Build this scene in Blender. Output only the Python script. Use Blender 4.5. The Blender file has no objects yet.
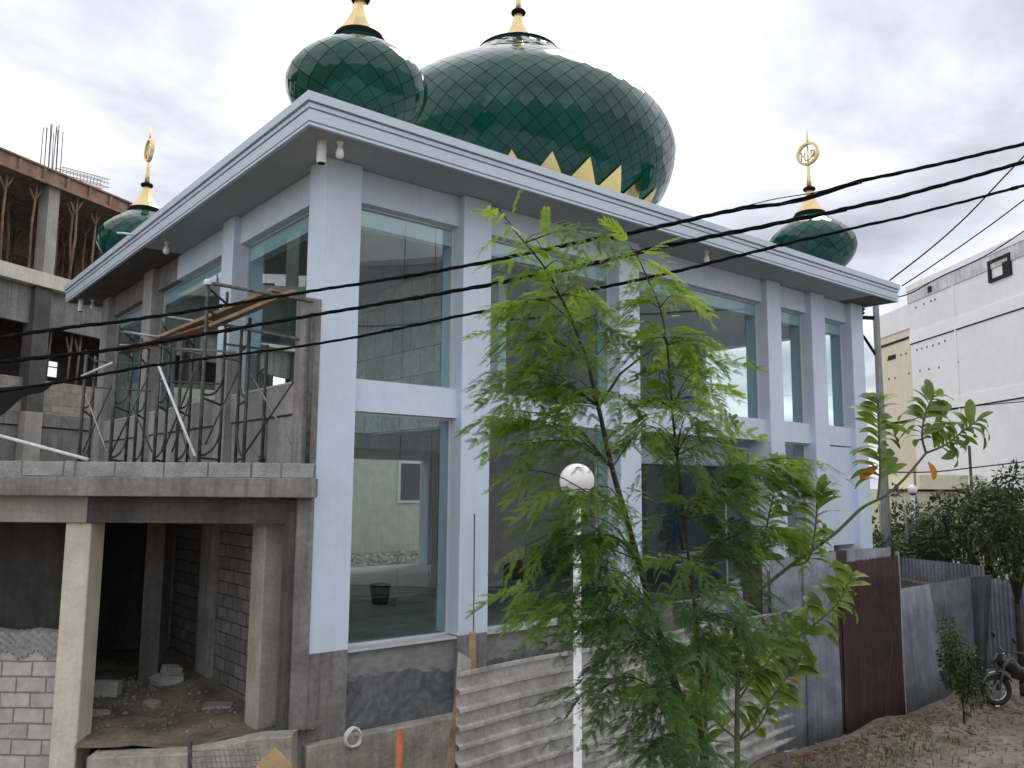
import bpy, math, random
import numpy as np
from mathutils import Vector, Matrix
random.seed(7); rng = np.random.default_rng(7)
S = bpy.context.scene
COL = S.collection
PI = math.pi
R_ = math.radians

# ------------------------------------------------------------------ camera
FPX = 838.0
YAW, PITCH, ROLL = R_(50.66), R_(7.1), R_(0.43)
CAM = Vector((-5.499, -11.161, 3.5))
_f = Vector((math.cos(YAW)*math.cos(PITCH), math.sin(YAW)*math.cos(PITCH), math.sin(PITCH)))
_r = Vector((math.sin(YAW), -math.cos(YAW), 0)); _u = _r.cross(_f)
CR = _r*math.cos(ROLL) + _u*math.sin(ROLL)
CU = -_r*math.sin(ROLL) + _u*math.cos(ROLL)
# (after the roll the image 'down' axis is -CU)
cd = bpy.data.cameras.new('camera'); cam = bpy.data.objects.new('camera', cd); COL.objects.link(cam)
m3 = Matrix((CR, CU, -_f)).transposed()
cam.matrix_world = Matrix.Translation(CAM) @ m3.to_4x4()
cd.sensor_width = 36; cd.lens = 36*FPX/1024; cd.clip_end = 2000; cd.clip_start = 0.05
S.camera = cam
FH = Vector((math.cos(YAW), math.sin(YAW), 0))       # horizontal forward
RH = Vector((math.sin(YAW), -math.cos(YAW), 0))      # horizontal right

def ray(u, v):
    return CR*((u-512)/FPX) - CU*((v-384)/FPX) + _f
def at(u, v, d):
    "world point seen at pixel (u,v), d metres ahead of the camera along the ground"
    r = ray(u, v); return CAM + r*(d/r.dot(FH))
def onp(u, v, ax, val):
    r = ray(u, v); return CAM + r*((val-CAM[ax])/r[ax])
def onv(u, v, P, az):
    "point on the vertical plane through P whose horizontal direction has azimuth az"
    n = Vector((-math.sin(az), math.cos(az), 0)); r = ray(u, v)
    return CAM + r*((P-CAM).dot(n)/r.dot(n))

# ------------------------------------------------------------------ materials
def mat(name, col, rough=.8, var=.12, scale=3., bump=.0, bscale=40., metal=0., col2=None, streak=0., spec=.5, coat=0., detail=6, lo=.35, hi=.65, em=None):
    m = bpy.data.materials.new(name); m.use_nodes = True
    nt = m.node_tree; N = nt.nodes; L = nt.links; b = N['Principled BSDF']
    b.inputs['Roughness'].default_value = rough; b.inputs['Metallic'].default_value = metal
    b.inputs['Specular IOR Level'].default_value = spec; b.inputs['Coat Weight'].default_value = coat
    tc = N.new('ShaderNodeTexCoord')
    nz = N.new('ShaderNodeTexNoise'); nz.inputs['Scale'].default_value = scale; nz.inputs['Detail'].default_value = detail
    L.new(tc.outputs['Object'], nz.inputs['Vector'])
    rp = N.new('ShaderNodeValToRGB'); L.new(nz.outputs['Fac'], rp.inputs['Fac'])
    c2 = col2 if col2 else tuple(max(0, c*(1-var)) for c in col)
    c1 = col if col2 else tuple(min(1, c*(1+var)) for c in col)
    rp.color_ramp.elements[0].position = lo; rp.color_ramp.elements[1].position = hi
    rp.color_ramp.elements[0].color = (*c2, 1); rp.color_ramp.elements[1].color = (*c1, 1)
    out = rp.outputs['Color']
    # fine second noise
    n2 = N.new('ShaderNodeTexNoise'); n2.inputs['Scale'].default_value = scale*9; n2.inputs['Detail'].default_value = 4
    L.new(tc.outputs['Object'], n2.inputs['Vector'])
    mr = N.new('ShaderNodeMapRange'); mr.inputs['To Min'].default_value = 1-var*.9; mr.inputs['To Max'].default_value = 1+var*.9
    mr.inputs['From Min'].default_value = .25; mr.inputs['From Max'].default_value = .75
    L.new(n2.outputs['Fac'], mr.inputs['Value'])
    mx = N.new('ShaderNodeVectorMath'); mx.operation = 'SCALE'
    L.new(out, mx.inputs[0]); L.new(mr.outputs['Result'], mx.inputs['Scale']); out = mx.outputs['Vector']
    if streak:
        mp = N.new('ShaderNodeMapping'); mp.inputs['Scale'].default_value = (9, 9, .5)
        L.new(tc.outputs['Object'], mp.inputs['Vector'])
        n3 = N.new('ShaderNodeTexNoise'); n3.inputs['Scale'].default_value = 1.; n3.inputs['Detail'].default_value = 5
        L.new(mp.outputs['Vector'], n3.inputs['Vector'])
        m4 = N.new('ShaderNodeMapRange'); m4.inputs['From Min'].default_value = .45; m4.inputs['From Max'].default_value = .75
        m4.inputs['To Min'].default_value = 1; m4.inputs['To Max'].default_value = 1-streak
        L.new(n3.outputs['Fac'], m4.inputs['Value'])
        m5 = N.new('ShaderNodeVectorMath'); m5.operation = 'SCALE'
        L.new(out, m5.inputs[0]); L.new(m4.outputs['Result'], m5.inputs['Scale']); out = m5.outputs['Vector']
    L.new(out, b.inputs['Base Color'])
    if bump:
        nb = N.new('ShaderNodeTexNoise'); nb.inputs['Scale'].default_value = bscale; nb.inputs['Detail'].default_value = 5
        L.new(tc.outputs['Object'], nb.inputs['Vector'])
        bp = N.new('ShaderNodeBump'); bp.inputs['Strength'].default_value = bump; bp.inputs['Distance'].default_value = .02
        L.new(nb.outputs['Fac'], bp.inputs['Height']); L.new(bp.outputs['Normal'], b.inputs['Normal'])
    if em:
        b.inputs['Emission Color'].default_value = (*em[0], 1); b.inputs['Emission Strength'].default_value = em[1]
    return m

def leafmat(name, c1, c2, trans=.35, scale=2.2):
    m = mat(name, c1, .5, .12, scale, col2=c2, spec=.3)
    nt = m.node_tree; N = nt.nodes; L = nt.links; b = N['Principled BSDF']
    src = b.inputs['Base Color'].links[0].from_socket
    t = N.new('ShaderNodeBsdfTranslucent'); mx = N.new('ShaderNodeMixShader'); mx.inputs['Fac'].default_value = trans
    g = N.new('ShaderNodeVectorMath'); g.operation = 'MULTIPLY'; g.inputs[1].default_value = (1.5, 1.5, .7)
    L.new(src, g.inputs[0]); L.new(g.outputs['Vector'], t.inputs['Color'])
    L.new(b.outputs[0], mx.inputs[1]); L.new(t.outputs[0], mx.inputs[2])
    L.new(mx.outputs[0], N['Material Output'].inputs['Surface'])
    return m

def blockmat(name, c1, c2, mortar, bw, bh, ax='x', msize=.012, bump=.5, rough=.9, bias=0., var=None):
    "masonry / tile courses along x or y and up z"
    m = bpy.data.materials.new(name); m.use_nodes = True
    nt = m.node_tree; N = nt.nodes; L = nt.links; b = N['Principled BSDF']
    b.inputs['Roughness'].default_value = rough
    tc = N.new('ShaderNodeTexCoord'); sp = N.new('ShaderNodeSeparateXYZ'); cb = N.new('ShaderNodeCombineXYZ')
    L.new(tc.outputs['Object'], sp.inputs[0])
    L.new(sp.outputs['X' if ax == 'x' else 'Y'], cb.inputs['X']); L.new(sp.outputs['Z'], cb.inputs['Y'])
    # wobble so that the joints are not ruled
    wn = N.new('ShaderNodeTexNoise'); wn.inputs['Scale'].default_value = 3
    L.new(tc.outputs['Object'], wn.inputs['Vector'])
    ws = N.new('ShaderNodeVectorMath'); ws.operation = 'MULTIPLY_ADD'
    ws.inputs[1].default_value = (.03, .03, 0) if msize > .006 else (0, 0, 0)
    L.new(wn.outputs['Color'], ws.inputs[0]); L.new(cb.outputs[0], ws.inputs[2])
    br = N.new('ShaderNodeTexBrick'); L.new(ws.outputs[0], br.inputs['Vector'])
    br.inputs['Scale'].default_value = 1; br.inputs['Brick Width'].default_value = bw; br.inputs['Row Height'].default_value = bh
    br.inputs['Mortar Size'].default_value = msize; br.inputs['Mortar Smooth'].default_value = .2; br.inputs['Bias'].default_value = bias
    br.inputs['Color1'].default_value = (*c1, 1); br.inputs['Color2'].default_value = (*c2, 1); br.inputs['Mortar'].default_value = (*mortar, 1)
    nz = N.new('ShaderNodeTexNoise'); nz.inputs['Scale'].default_value = 6; nz.inputs['Detail'].default_value = 6
    L.new(tc.outputs['Object'], nz.inputs['Vector'])
    mr = N.new('ShaderNodeMapRange'); mr.inputs['From Min'].default_value = .3; mr.inputs['From Max'].default_value = .7
    mr.inputs['To Min'].default_value = .8; mr.inputs['To Max'].default_value = 1.2
    L.new(nz.outputs['Fac'], mr.inputs['Value'])
    mx = N.new('ShaderNodeVectorMath'); mx.operation = 'SCALE'
    L.new(br.outputs['Color'], mx.inputs[0]); L.new(mr.outputs['Result'], mx.inputs['Scale']); L.new(mx.outputs['Vector'], b.inputs['Base Color'])
    if bump:
        iv = N.new('ShaderNodeMath'); iv.operation = 'SUBTRACT'; iv.inputs[0].default_value = 1
        L.new(br.outputs['Fac'], iv.inputs[1])
        ad = N.new('ShaderNodeMath'); ad.operation = 'MULTIPLY_ADD'; ad.inputs[1].default_value = .25
        n2 = N.new('ShaderNodeTexNoise'); n2.inputs['Scale'].default_value = 45; L.new(tc.outputs['Object'], n2.inputs['Vector'])
        L.new(n2.outputs['Fac'], ad.inputs[0]); L.new(iv.outputs[0], ad.inputs[2])
        bp = N.new('ShaderNodeBump'); bp.inputs['Strength'].default_value = bump; bp.inputs['Distance'].default_value = .02
        L.new(ad.outputs[0], bp.inputs['Height']); L.new(bp.outputs['Normal'], b.inputs['Normal'])
    return m

def glassmat(name, tint=(.85, .935, .92), ior=1.9):
    m = bpy.data.materials.new(name); m.use_nodes = True
    nt = m.node_tree; N = nt.nodes; L = nt.links
    N.remove(N['Principled BSDF'])
    t = N.new('ShaderNodeBsdfTransparent'); t.inputs['Color'].default_value = (*tint, 1)
    g = N.new('ShaderNodeBsdfGlossy'); g.inputs['Roughness'].default_value = .0; g.inputs['Color'].default_value = (.9, 1, 1, 1)
    tc = N.new('ShaderNodeTexCoord'); nz = N.new('ShaderNodeTexNoise'); nz.inputs['Scale'].default_value = .7; nz.inputs['Detail'].default_value = 1
    L.new(tc.outputs['Object'], nz.inputs['Vector'])
    bp = N.new('ShaderNodeBump'); bp.inputs['Strength'].default_value = .04; bp.inputs['Distance'].default_value = .08
    L.new(nz.outputs['Fac'], bp.inputs['Height']); L.new(bp.outputs['Normal'], g.inputs['Normal'])
    f = N.new('ShaderNodeFresnel'); f.inputs['IOR'].default_value = ior
    mx = N.new('ShaderNodeMixShader')
    ge = N.new('ShaderNodeNewGeometry'); iv = N.new('ShaderNodeMath'); iv.operation = 'SUBTRACT'; iv.inputs[0].default_value = 1.; L.new(ge.outputs['Backfacing'], iv.inputs[1])
    fm = N.new('ShaderNodeMath'); fm.operation = 'MULTIPLY'; L.new(f.outputs[0], fm.inputs[0]); L.new(iv.outputs[0], fm.inputs[1])   # only the outer face of the pane mirrors
    L.new(fm.outputs[0], mx.inputs['Fac']); L.new(t.outputs[0], mx.inputs[1]); L.new(g.outputs[0], mx.inputs[2])
    L.new(mx.outputs[0], N['Material Output'].inputs['Surface'])
    return m

M = {}
M['white'] = mat('white_paint', (.61, .71, .83), .75, .045, .55, bump=.08, bscale=35, streak=.06)
M['cornice'] = mat('cornice_paint', (.54, .62, .71), .6, .03, .8, streak=.05)
M['primer'] = mat('grey_primer', (.36, .38, .40), .8, .08, 1.2, bump=.08, streak=.12)
M['soffit'] = mat('shaded_soffit_paint', (.36, .39, .41), .8, .04, 1.)  # grey paint, its colour deepened for the shade under the eaves
M['conc'] = mat('concrete', (.22, .215, .205), .9, .24, 1.3, bump=.4, bscale=30, streak=.38)
M['conc_md'] = mat('side_concrete', (.32, .315, .305), .9, .16, 1.1, bump=.3, bscale=26, streak=.22)
M['conc_lt'] = mat('pale_concrete', (.36, .345, .31), .9, .14, 1.8, bump=.35, bscale=28, streak=.15)
M['conc_dk'] = mat('dark_concrete', (.095, .092, .088), .9, .2, 1.3, bump=.3, bscale=30, streak=.25)  # dark tone also puts the shade of the annex rooms into the colour
M['cream_conc'] = mat('cream_concrete', (.60, .575, .49), .9, .09, 2.2, bump=.5, bscale=18, streak=.12)
M['plaster_wet'] = mat('damp_cement_render', (.115, .12, .13), .75, .25, 1.1, bump=.25, bscale=14, lo=.3, hi=.7)
M['plaster_dry'] = mat('dry_cement_render', (.26, .26, .255), .9, .14, 2.4, bump=.3, bscale=20)
def rendermat():
    m = mat('cement_render', (.125, .13, .142), .75, .22, 1.6, bump=.25, bscale=14, lo=.3, hi=.7)
    nt = m.node_tree; N = nt.nodes; L = nt.links; b = N['Principled BSDF']
    src = b.inputs['Base Color'].links[0].from_socket
    tc = N.new('ShaderNodeTexCoord'); sp = N.new('ShaderNodeSeparateXYZ'); L.new(tc.outputs['Object'], sp.inputs[0])
    mp = N.new('ShaderNodeMapping'); mp.inputs['Scale'].default_value = (1.3, 1.3, 2.2); L.new(tc.outputs['Object'], mp.inputs['Vector'])
    nz = N.new('ShaderNodeTexNoise'); nz.inputs['Scale'].default_value = 1.5; nz.inputs['Detail'].default_value = 7; nz.inputs['Distortion'].default_value = 1.2; L.new(mp.outputs['Vector'], nz.inputs['Vector'])
    ad = N.new('ShaderNodeMath'); ad.operation = 'MULTIPLY_ADD'; ad.inputs[1].default_value = .55; L.new(nz.outputs['Fac'], ad.inputs[0]); L.new(sp.outputs['Z'], ad.inputs[2])
    rp = N.new('ShaderNodeMapRange'); rp.inputs['From Min'].default_value = .965; rp.inputs['From Max'].default_value = 1.01; L.new(ad.outputs[0], rp.inputs['Value'])
    # trowel swirls
    wv = N.new('ShaderNodeTexNoise'); wv.inputs['Scale'].default_value = 1.8; wv.inputs['Detail'].default_value = 3; wv.inputs['Distortion'].default_value = 4.; L.new(tc.outputs['Object'], wv.inputs['Vector'])
    mr = N.new('ShaderNodeMapRange'); mr.inputs['From Min'].default_value = .3; mr.inputs['From Max'].default_value = .7; mr.inputs['To Min'].default_value = .7; mr.inputs['To Max'].default_value = 1.45; L.new(wv.outputs['Fac'], mr.inputs['Value'])
    sc = N.new('ShaderNodeVectorMath'); sc.operation = 'SCALE'; L.new(src, sc.inputs[0]); L.new(mr.outputs[0], sc.inputs['Scale'])
    n2 = N.new('ShaderNodeTexNoise'); n2.inputs['Scale'].default_value = 5; n2.inputs['Detail'].default_value = 6; L.new(mp.outputs['Vector'], n2.inputs['Vector'])
    c2 = N.new('ShaderNodeValToRGB'); c2.color_ramp.elements[0].position = .3; c2.color_ramp.elements[1].position = .7
    c2.color_ramp.elements[0].color = (.20, .20, .195, 1); c2.color_ramp.elements[1].color = (.31, .31, .305, 1); L.new(n2.outputs['Fac'], c2.inputs['Fac'])
    mx = N.new('ShaderNodeMix'); mx.data_type = 'RGBA'; L.new(rp.outputs[0], mx.inputs['Factor']); L.new(sc.outputs['Vector'], mx.inputs['A']); L.new(c2.outputs['Color'], mx.inputs['B'])
    L.new(mx.outputs['Result'], b.inputs['Base Color']); return m
M['plaster_wet'] = rendermat()
M['found'] = mat('foundation_concrete', (.37, .345, .29), .92, .2, 2.2, bump=.6, bscale=14, streak=.3)
M['block_y'] = blockmat('block_wall_y', (.21, .205, .195), (.15, .147, .14), (.06, .06, .058), .42, .21, 'y', bump=.8)  # block tones darkened to deepen the shade inside the annex
M['block_x'] = blockmat('block_wall_x', (.47, .45, .42), (.36, .35, .33), (.19, .185, .175), .42, .21, 'x', bump=.8)
M['block_tan'] = blockmat('tan_block_wall', (.36, .31, .25), (.28, .25, .21), (.2, .19, .17), .5, .25, 'x', bump=.4)
M['block'] = mat('cement_block', (.37, .37, .365), .95, .22, 4, bump=.6, bscale=40, col2=(.25, .25, .245))
M['tilewall'] = blockmat('tile_wall', (.80, .83, .83), (.28, .32, .34), (.22, .25, .26), .8, .6, 'y', .012, 0, .35, -.55)
M['glass'] = glassmat('window_glass')
M['glass_dk'] = glassmat('dark_window_glass', (.52, .56, .56), 1.5)
M['frame'] = mat('aluminium_frame', (.62, .65, .67), .4, .05, 3, metal=.3)
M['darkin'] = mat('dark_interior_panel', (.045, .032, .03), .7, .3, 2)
M['redin'] = mat('red_brown_panel', (.13, .045, .035), .6, .3, 2)
M['floor_in'] = mat('interior_floor', (.30, .29, .27), .6, .2, 1.5)
M['green'] = mat('green_dome_panel', (.002, .060, .040), .07, .18, .9, spec=.42)
M['seam'] = mat('dark_seam', (.004, .02, .013), .5, .1, 3)
M['gold'] = mat('gold_panel', (.83, .62, .26), .1, .06, 2, metal=1.)
M['gold_matte'] = mat('gold_spire', (.72, .56, .28), .32, .06, 5, metal=.75)
M['black'] = mat('black_trim', (.008, .010, .010), .75, .2, 6, spec=.15)
M['cable'] = mat('black_cable', (.006, .006, .0065), .9, .25, 8, spec=.15)
M['steel'] = mat('scaffold_steel', (.095, .092, .09), .6, .4, 9, metal=.3, bump=.15)
M['steel_lt'] = mat('galvanised_steel', (.34, .35, .36), .5, .25, 7, metal=.4)
M['plank'] = mat('scaffold_plank', (.30, .21, .13), .85, .2, 6, bump=.3, streak=.2)
M['timber'] = mat('formwork_timber', (.27, .17, .115), .85, .25, 3, bump=.3, streak=.2)
M['pole_wood'] = mat('wooden_prop', (.20, .14, .10), .9, .3, 4, bump=.3)
M['rebar'] = mat('rebar', (.16, .15, .15), .7, .25, 8, metal=.3)
M['zinc'] = mat('zinc_sheet', (.21, .235, .27), .5, .18, 2.5, metal=.35, streak=.3, bump=.08)
M['zinc_dk'] = mat('dull_zinc_sheet', (.125, .14, .155), .6, .2, 2.5, metal=.25, streak=.3, bump=.1)
M['zinc_lt'] = mat('weathered_roof_sheet', (.47, .46, .43), .6, .2, 2.2, metal=.1, streak=.3, bump=.15, col2=(.30, .29, .27))
M['rust'] = mat('rusty_sheet', (.058, .030, .026), .8, .3, 2.5, bump=.2, streak=.4, col2=(.032, .019, .017))
M['dirt'] = mat('bare_earth', (.23, .195, .15), .95, .35, .8, bump=1., bscale=12, col2=(.12, .10, .078))
M['dirt_in'] = mat('rubbly_earth', (.25, .20, .135), .95, .35, 1.6, bump=1., bscale=14, col2=(.095, .085, .068))
M['stone'] = mat('rubble_stone', (.22, .195, .16), .95, .3, 8, bump=.4)
M['wallpaint'] = mat('white_building_paint', (.80, .80, .83), .8, .05, .22, streak=.015)
M['creampaint'] = mat('cream_building_paint', (.70, .66, .50), .8, .05, .3, streak=.08)
M['band'] = mat('band_paint', (.83, .83, .85), .8, .04, .3)
M['stain'] = mat('stained_concrete_paint', (.62, .62, .63), .85, .15, 1., streak=.3)
M['hole'] = mat('dark_hole', (.012, .012, .013), .9, .1, 3)
M['pole'] = mat('concrete_pole', (.30, .295, .285), .85, .12, 3, streak=.2)
M['lampglobe'] = mat('opal_globe', (.80, .80, .80), .25, .02, 3, spec=.5)
M['lamppost'] = mat('white_painted_post', (.68, .70, .72), .5, .12, 6, streak=.15)
M['bark'] = mat('brown_bark', (.034, .025, .021), .85, .35, 14, bump=.5)
M['bark_g'] = mat('green_twig', (.08, .085, .035), .7, .25, 10)
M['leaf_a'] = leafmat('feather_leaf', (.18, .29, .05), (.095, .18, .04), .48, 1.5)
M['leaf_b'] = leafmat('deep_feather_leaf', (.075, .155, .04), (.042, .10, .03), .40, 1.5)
M['leaf_y'] = leafmat('young_and_lit_leaf', (.27, .36, .055), (.17, .27, .045), .45, 1.5)  # young tips; also puts the upper crown's brighter light into the colour
M['broad'] = leafmat('broad_leaf', (.19, .26, .05), (.085, .14, .035), .36, 5)
M['broad_or'] = leafmat('dying_orange_leaf', (.52, .24, .03), (.42, .17, .02), .3, 6)
M['bush'] = leafmat('bush_leaf', (.085, .115, .032), (.04, .065, .02), .2, 1.2)
M['bush_d'] = leafmat('dark_bush_leaf', (.045, .072, .024), (.02, .038, .014), .2, 1.2)
M['palm'] = leafmat('palm_leaf', (.08, .10, .035), (.035, .055, .02), .25, 2)
M['grass'] = leafmat('weed_grass', (.13, .15, .05), (.06, .09, .03), .3, 3)
M['dry'] = leafmat('dry_leaf', (.24, .12, .05), (.15, .08, .04), .3, 5)
M['pvc'] = mat('white_hose', (.72, .72, .70), .4, .05, 6)
M['orange'] = mat('orange_pipe', (.40, .13, .06), .6, .15, 8)
M['ply'] = mat('plywood', (.46, .32, .17), .8, .12, 4, streak=.1)
M['tyre'] = mat('tyre_rubber', (.015, .015, .016), .8, .2, 20)
M['mblack'] = mat('motorbike_black', (.012, .012, .014), .25, .1, 4, coat=.4)
M['chrome'] = mat('chrome', (.35, .35, .37), .25, .05, 5, metal=1)
M['tarp'] = mat('black_net', (.008, .008, .009), .8, .3, 8)
M['white_cap'] = mat('white_fixture', (.72, .72, .72), .4, .03, 4)

# ------------------------------------------------------------------ mesh helpers
class MB:
    def __init__(s): s.v = []; s.f = []; s.mi = []; s.cur = 0
    def add(s, vs, fs):
        o = len(s.v); s.v += [tuple(p) for p in vs]; s.f += [tuple(i+o for i in f) for f in fs]; s.mi += [s.cur]*len(fs); return s
    def box(s, x0, x1, y0, y1, z0, z1):
        return s.add([(x0,y0,z0),(x1,y0,z0),(x1,y1,z0),(x0,y1,z0),(x0,y0,z1),(x1,y0,z1),(x1,y1,z1),(x0,y1,z1)],
              [(0,3,2,1),(4,5,6,7),(0,1,5,4),(1,2,6,5),(2,3,7,6),(3,0,4,7)])
    def obox(s, P, ax, ay, az):
        "box with corner P and edge vectors"
        P = Vector(P); ax, ay, az = Vector(ax), Vector(ay), Vector(az)
        vs = [P, P+ax, P+ax+ay, P+ay]; vs += [p+az for p in vs]
        return s.add(vs, [(0,3,2,1),(4,5,6,7),(0,1,5,4),(1,2,6,5),(2,3,7,6),(3,0,4,7)])
    def beam(s, p0, p1, w, h, up=(0,0,1)):
        p0, p1 = Vector(p0), Vector(p1); d = (p1-p0); x = d.normalized()
        y = Vector(up).cross(x); 
        if y.length < 1e-4: y = Vector((1,0,0)).cross(x)
        y.normalize(); z = x.cross(y)
        return s.obox(p0-y*w/2-z*h/2, d, y*w, z*h)
    def tube(s, pts, r, n=8, cap=True):
        pts = [Vector(p) for p in pts]; k = len(pts)
        rs = r if isinstance(r, (list, tuple)) else [r]*k
        prev = None; vs = []
        for i, p in enumerate(pts):
            t = (pts[min(i+1, k-1)]-pts[max(i-1, 0)])
            t = t.normalized() if t.length > 1e-9 else Vector((0,0,1))
            if prev is None:
                a = t.cross(Vector((0,0,1)))
                if a.length < 1e-3: a = t.cross(Vector((1,0,0)))
            else: a = prev - t*prev.dot(t)
            a.normalize(); prev = a; b = t.cross(a)
            for j in range(n):
                an = 2*PI*j/n; vs.append(p+(a*math.cos(an)+b*math.sin(an))*rs[i])
        fs = []
        for i in range(k-1):
            for j in range(n):
                fs.append((i*n+j, i*n+(j+1)%n, (i+1)*n+(j+1)%n, (i+1)*n+j))
        if cap: fs += [tuple(range(n))[::-1], tuple(range((k-1)*n, k*n))]
        return s.add(vs, fs)
    def lathe(s, prof, n=24, c=(0,0,0), cap=True):
        c = Vector(c); vs = []; k = len(prof)
        for r, z in prof:
            for j in range(n):
                a = 2*PI*j/n; vs.append(c+Vector((r*math.cos(a), r*math.sin(a), z)))
        fs = [(i*n+j, i*n+(j+1)%n, (i+1)*n+(j+1)%n, (i+1)*n+j) for i in range(k-1) for j in range(n)]
        if cap: fs += [tuple(range(n))[::-1], tuple(range((k-1)*n, k*n))]
        return s.add(vs, fs)
    def prism(s, poly, z0, z1):
        n = len(poly); vs = [(x, y, z0) for x, y in poly]+[(x, y, z1) for x, y in poly]
        return s.add(vs, [tuple(range(n))[::-1], tuple(range(n, 2*n))]+[(i, (i+1) % n, n+(i+1) % n, n+i) for i in range(n)])
    def build(s, name, m, parent=None, smooth=False, bevel=0, tagd=None, solid=0):
        me = bpy.data.meshes.new(name); me.from_pydata(s.v, [], s.f)
        ms = m if isinstance(m, (list, tuple)) else [m]
        for x in ms: me.materials.append(M[x] if isinstance(x, str) else x)
        if len(ms) > 1: me.polygons.foreach_set('material_index', s.mi)
        if smooth: me.polygons.foreach_set('use_smooth', [True]*len(me.polygons))
        me.update()
        o = bpy.data.objects.new(name, me); COL.objects.link(o)
        if parent: o.parent = parent
        if solid:
            d = o.modifiers.new('s', 'SOLIDIFY'); d.thickness = solid
        if bevel:
            b = o.modifiers.new('b', 'BEVEL'); b.width = bevel; b.segments = 2; b.limit_method = 'ANGLE'; b.angle_limit = R_(40)
        if smooth and bevel == 0 and smooth != 'all':
            pass
        return o
def tag(o, label=None, cat=None, group=None, kind=None):
    if label: o['label'] = label
    if cat: o['category'] = cat
    if group: o['group'] = group
    if kind: o['kind'] = kind
    return o
def empty(name, label, cat, loc=(0,0,0), rz=0, group=None):
    o = bpy.data.objects.new(name, None); COL.objects.link(o); o.location = loc; o.rotation_euler = (0,0,rz)
    o.empty_display_size = .2
    return tag(o, label, cat, group)
def setsmooth(o, ang=35):
    me = o.data
    me.polygons.foreach_set('use_smooth', [True]*len(me.polygons))
    try: me.set_sharp_from_angle(angle=R_(ang))
    except Exception: pass
    return o
def jitterbox(mb, x0, x1, y0, y1, z0, z1, j=.01):
    q = lambda: random.uniform(-j, j)
    vs = [(x0,y0,z0),(x1,y0,z0),(x1,y1,z0),(x0,y1,z0),(x0,y0,z1),(x1,y0,z1),(x1,y1,z1),(x0,y1,z1)]
    mb.add([(a+q(), b+q(), c+q()) for a, b, c in vs], [(0,3,2,1),(4,5,6,7),(0,1,5,4),(1,2,6,5),(2,3,7,6),(3,0,4,7)])

# ------------------------------------------------------------------ world and sun
W = bpy.data.worlds.new('World'); S.world = W; W.use_nodes = True
nt = W.node_tree; N = nt.nodes; L = nt.links
bg = N['Background']; bg.inputs['Strength'].default_value = .1
SUN_EL, SUN_AZ = R_(48), R_(28)       # azimuth measured from +X towards +Y; sun veiled by cloud beyond the mosque, to the right
sky = N.new('ShaderNodeTexSky'); sky.sky_type = 'NISHITA'; sky.sun_disc = False
sky.sun_elevation = SUN_EL; sky.sun_rotation = PI/2-SUN_AZ; sky.air_density = 1.2; sky.dust_density = 2.
tc = N.new('ShaderNodeTexCoord'); sp = N.new('ShaderNodeSeparateXYZ'); L.new(tc.outputs['Generated'], sp.inputs[0])
za = N.new('ShaderNodeMath'); za.operation = 'ADD'; za.inputs[1].default_value = .22; L.new(sp.outputs['Z'], za.inputs[0])
zm = N.new('ShaderNodeMath'); zm.operation = 'MAXIMUM'; zm.inputs[1].default_value = .12; L.new(za.outputs[0], zm.inputs[0])
cb = N.new('ShaderNodeCombineXYZ')
for ax in 'XY':
    dv = N.new('ShaderNodeMath'); dv.operation = 'DIVIDE'; L.new(sp.outputs[ax], dv.inputs[0]); L.new(zm.outputs[0], dv.inputs[1]); L.new(dv.outputs[0], cb.inputs[ax])
n1 = N.new('ShaderNodeTexNoise'); n1.inputs['Scale'].default_value = 1.7; n1.inputs['Detail'].default_value = 9; n1.inputs['Roughness'].default_value = .55
n1.inputs['Distortion'].default_value = .35; L.new(cb.outputs[0], n1.inputs['Vector'])
# bright break in the cloud, high and a little left of the view, greyer banks to the right
brk = (_f*.62 + CU*.45 - CR*.12).normalized()
dt = N.new('ShaderNodeVectorMath'); dt.operation = 'DOT_PRODUCT'; dt.inputs[1].default_value = brk; L.new(tc.outputs['Generated'], dt.inputs[0])
b1 = N.new('ShaderNodeMapRange'); b1.inputs['From Min'].default_value = .72; b1.inputs['From Max'].default_value = 1.; b1.inputs['To Min'].default_value = .05; b1.inputs['To Max'].default_value = .10
L.new(dt.outputs['Value'], b1.inputs['Value'])
sm = N.new('ShaderNodeMath'); L.new(n1.outputs['Fac'], sm.inputs[0]); L.new(b1.outputs[0], sm.inputs[1])
for (uu, vv, dep, wid) in ((985, 230, -.15, .90), (700, 190, -.05, .96), (60, 90, -.08, .965), (200, 120, -.05, .97), (560, 40, .10, .95)):   # heavier banks of cloud
    bd = ray(uu, vv).normalized(); d2 = N.new('ShaderNodeVectorMath'); d2.operation = 'DOT_PRODUCT'; d2.inputs[1].default_value = bd
    L.new(tc.outputs['Generated'], d2.inputs[0])
    b2 = N.new('ShaderNodeMapRange'); b2.interpolation_type = 'SMOOTHSTEP'; b2.inputs['From Min'].default_value = wid; b2.inputs['From Max'].default_value = 1.
    b2.inputs['To Min'].default_value = 0; b2.inputs['To Max'].default_value = dep
    L.new(d2.outputs['Value'], b2.inputs['Value'])
    s2 = N.new('ShaderNodeMath'); L.new(sm.outputs[0], s2.inputs[0]); L.new(b2.outputs[0], s2.inputs[1]); sm = s2
cr = N.new('ShaderNodeValToRGB'); L.new(sm.outputs[0], cr.inputs['Fac'])
el = cr.color_ramp.elements
el[0].position = .20; el[0].color = (3.2, 3.4, 4.1, 1)
el[1].position = .64; el[1].color = (11., 11., 11.2, 1)
e = el.new(.37); e.color = (5.6, 5.8, 6.5, 1)
e = el.new(.53); e.color = (8.3, 8.4, 8.9, 1)
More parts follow.
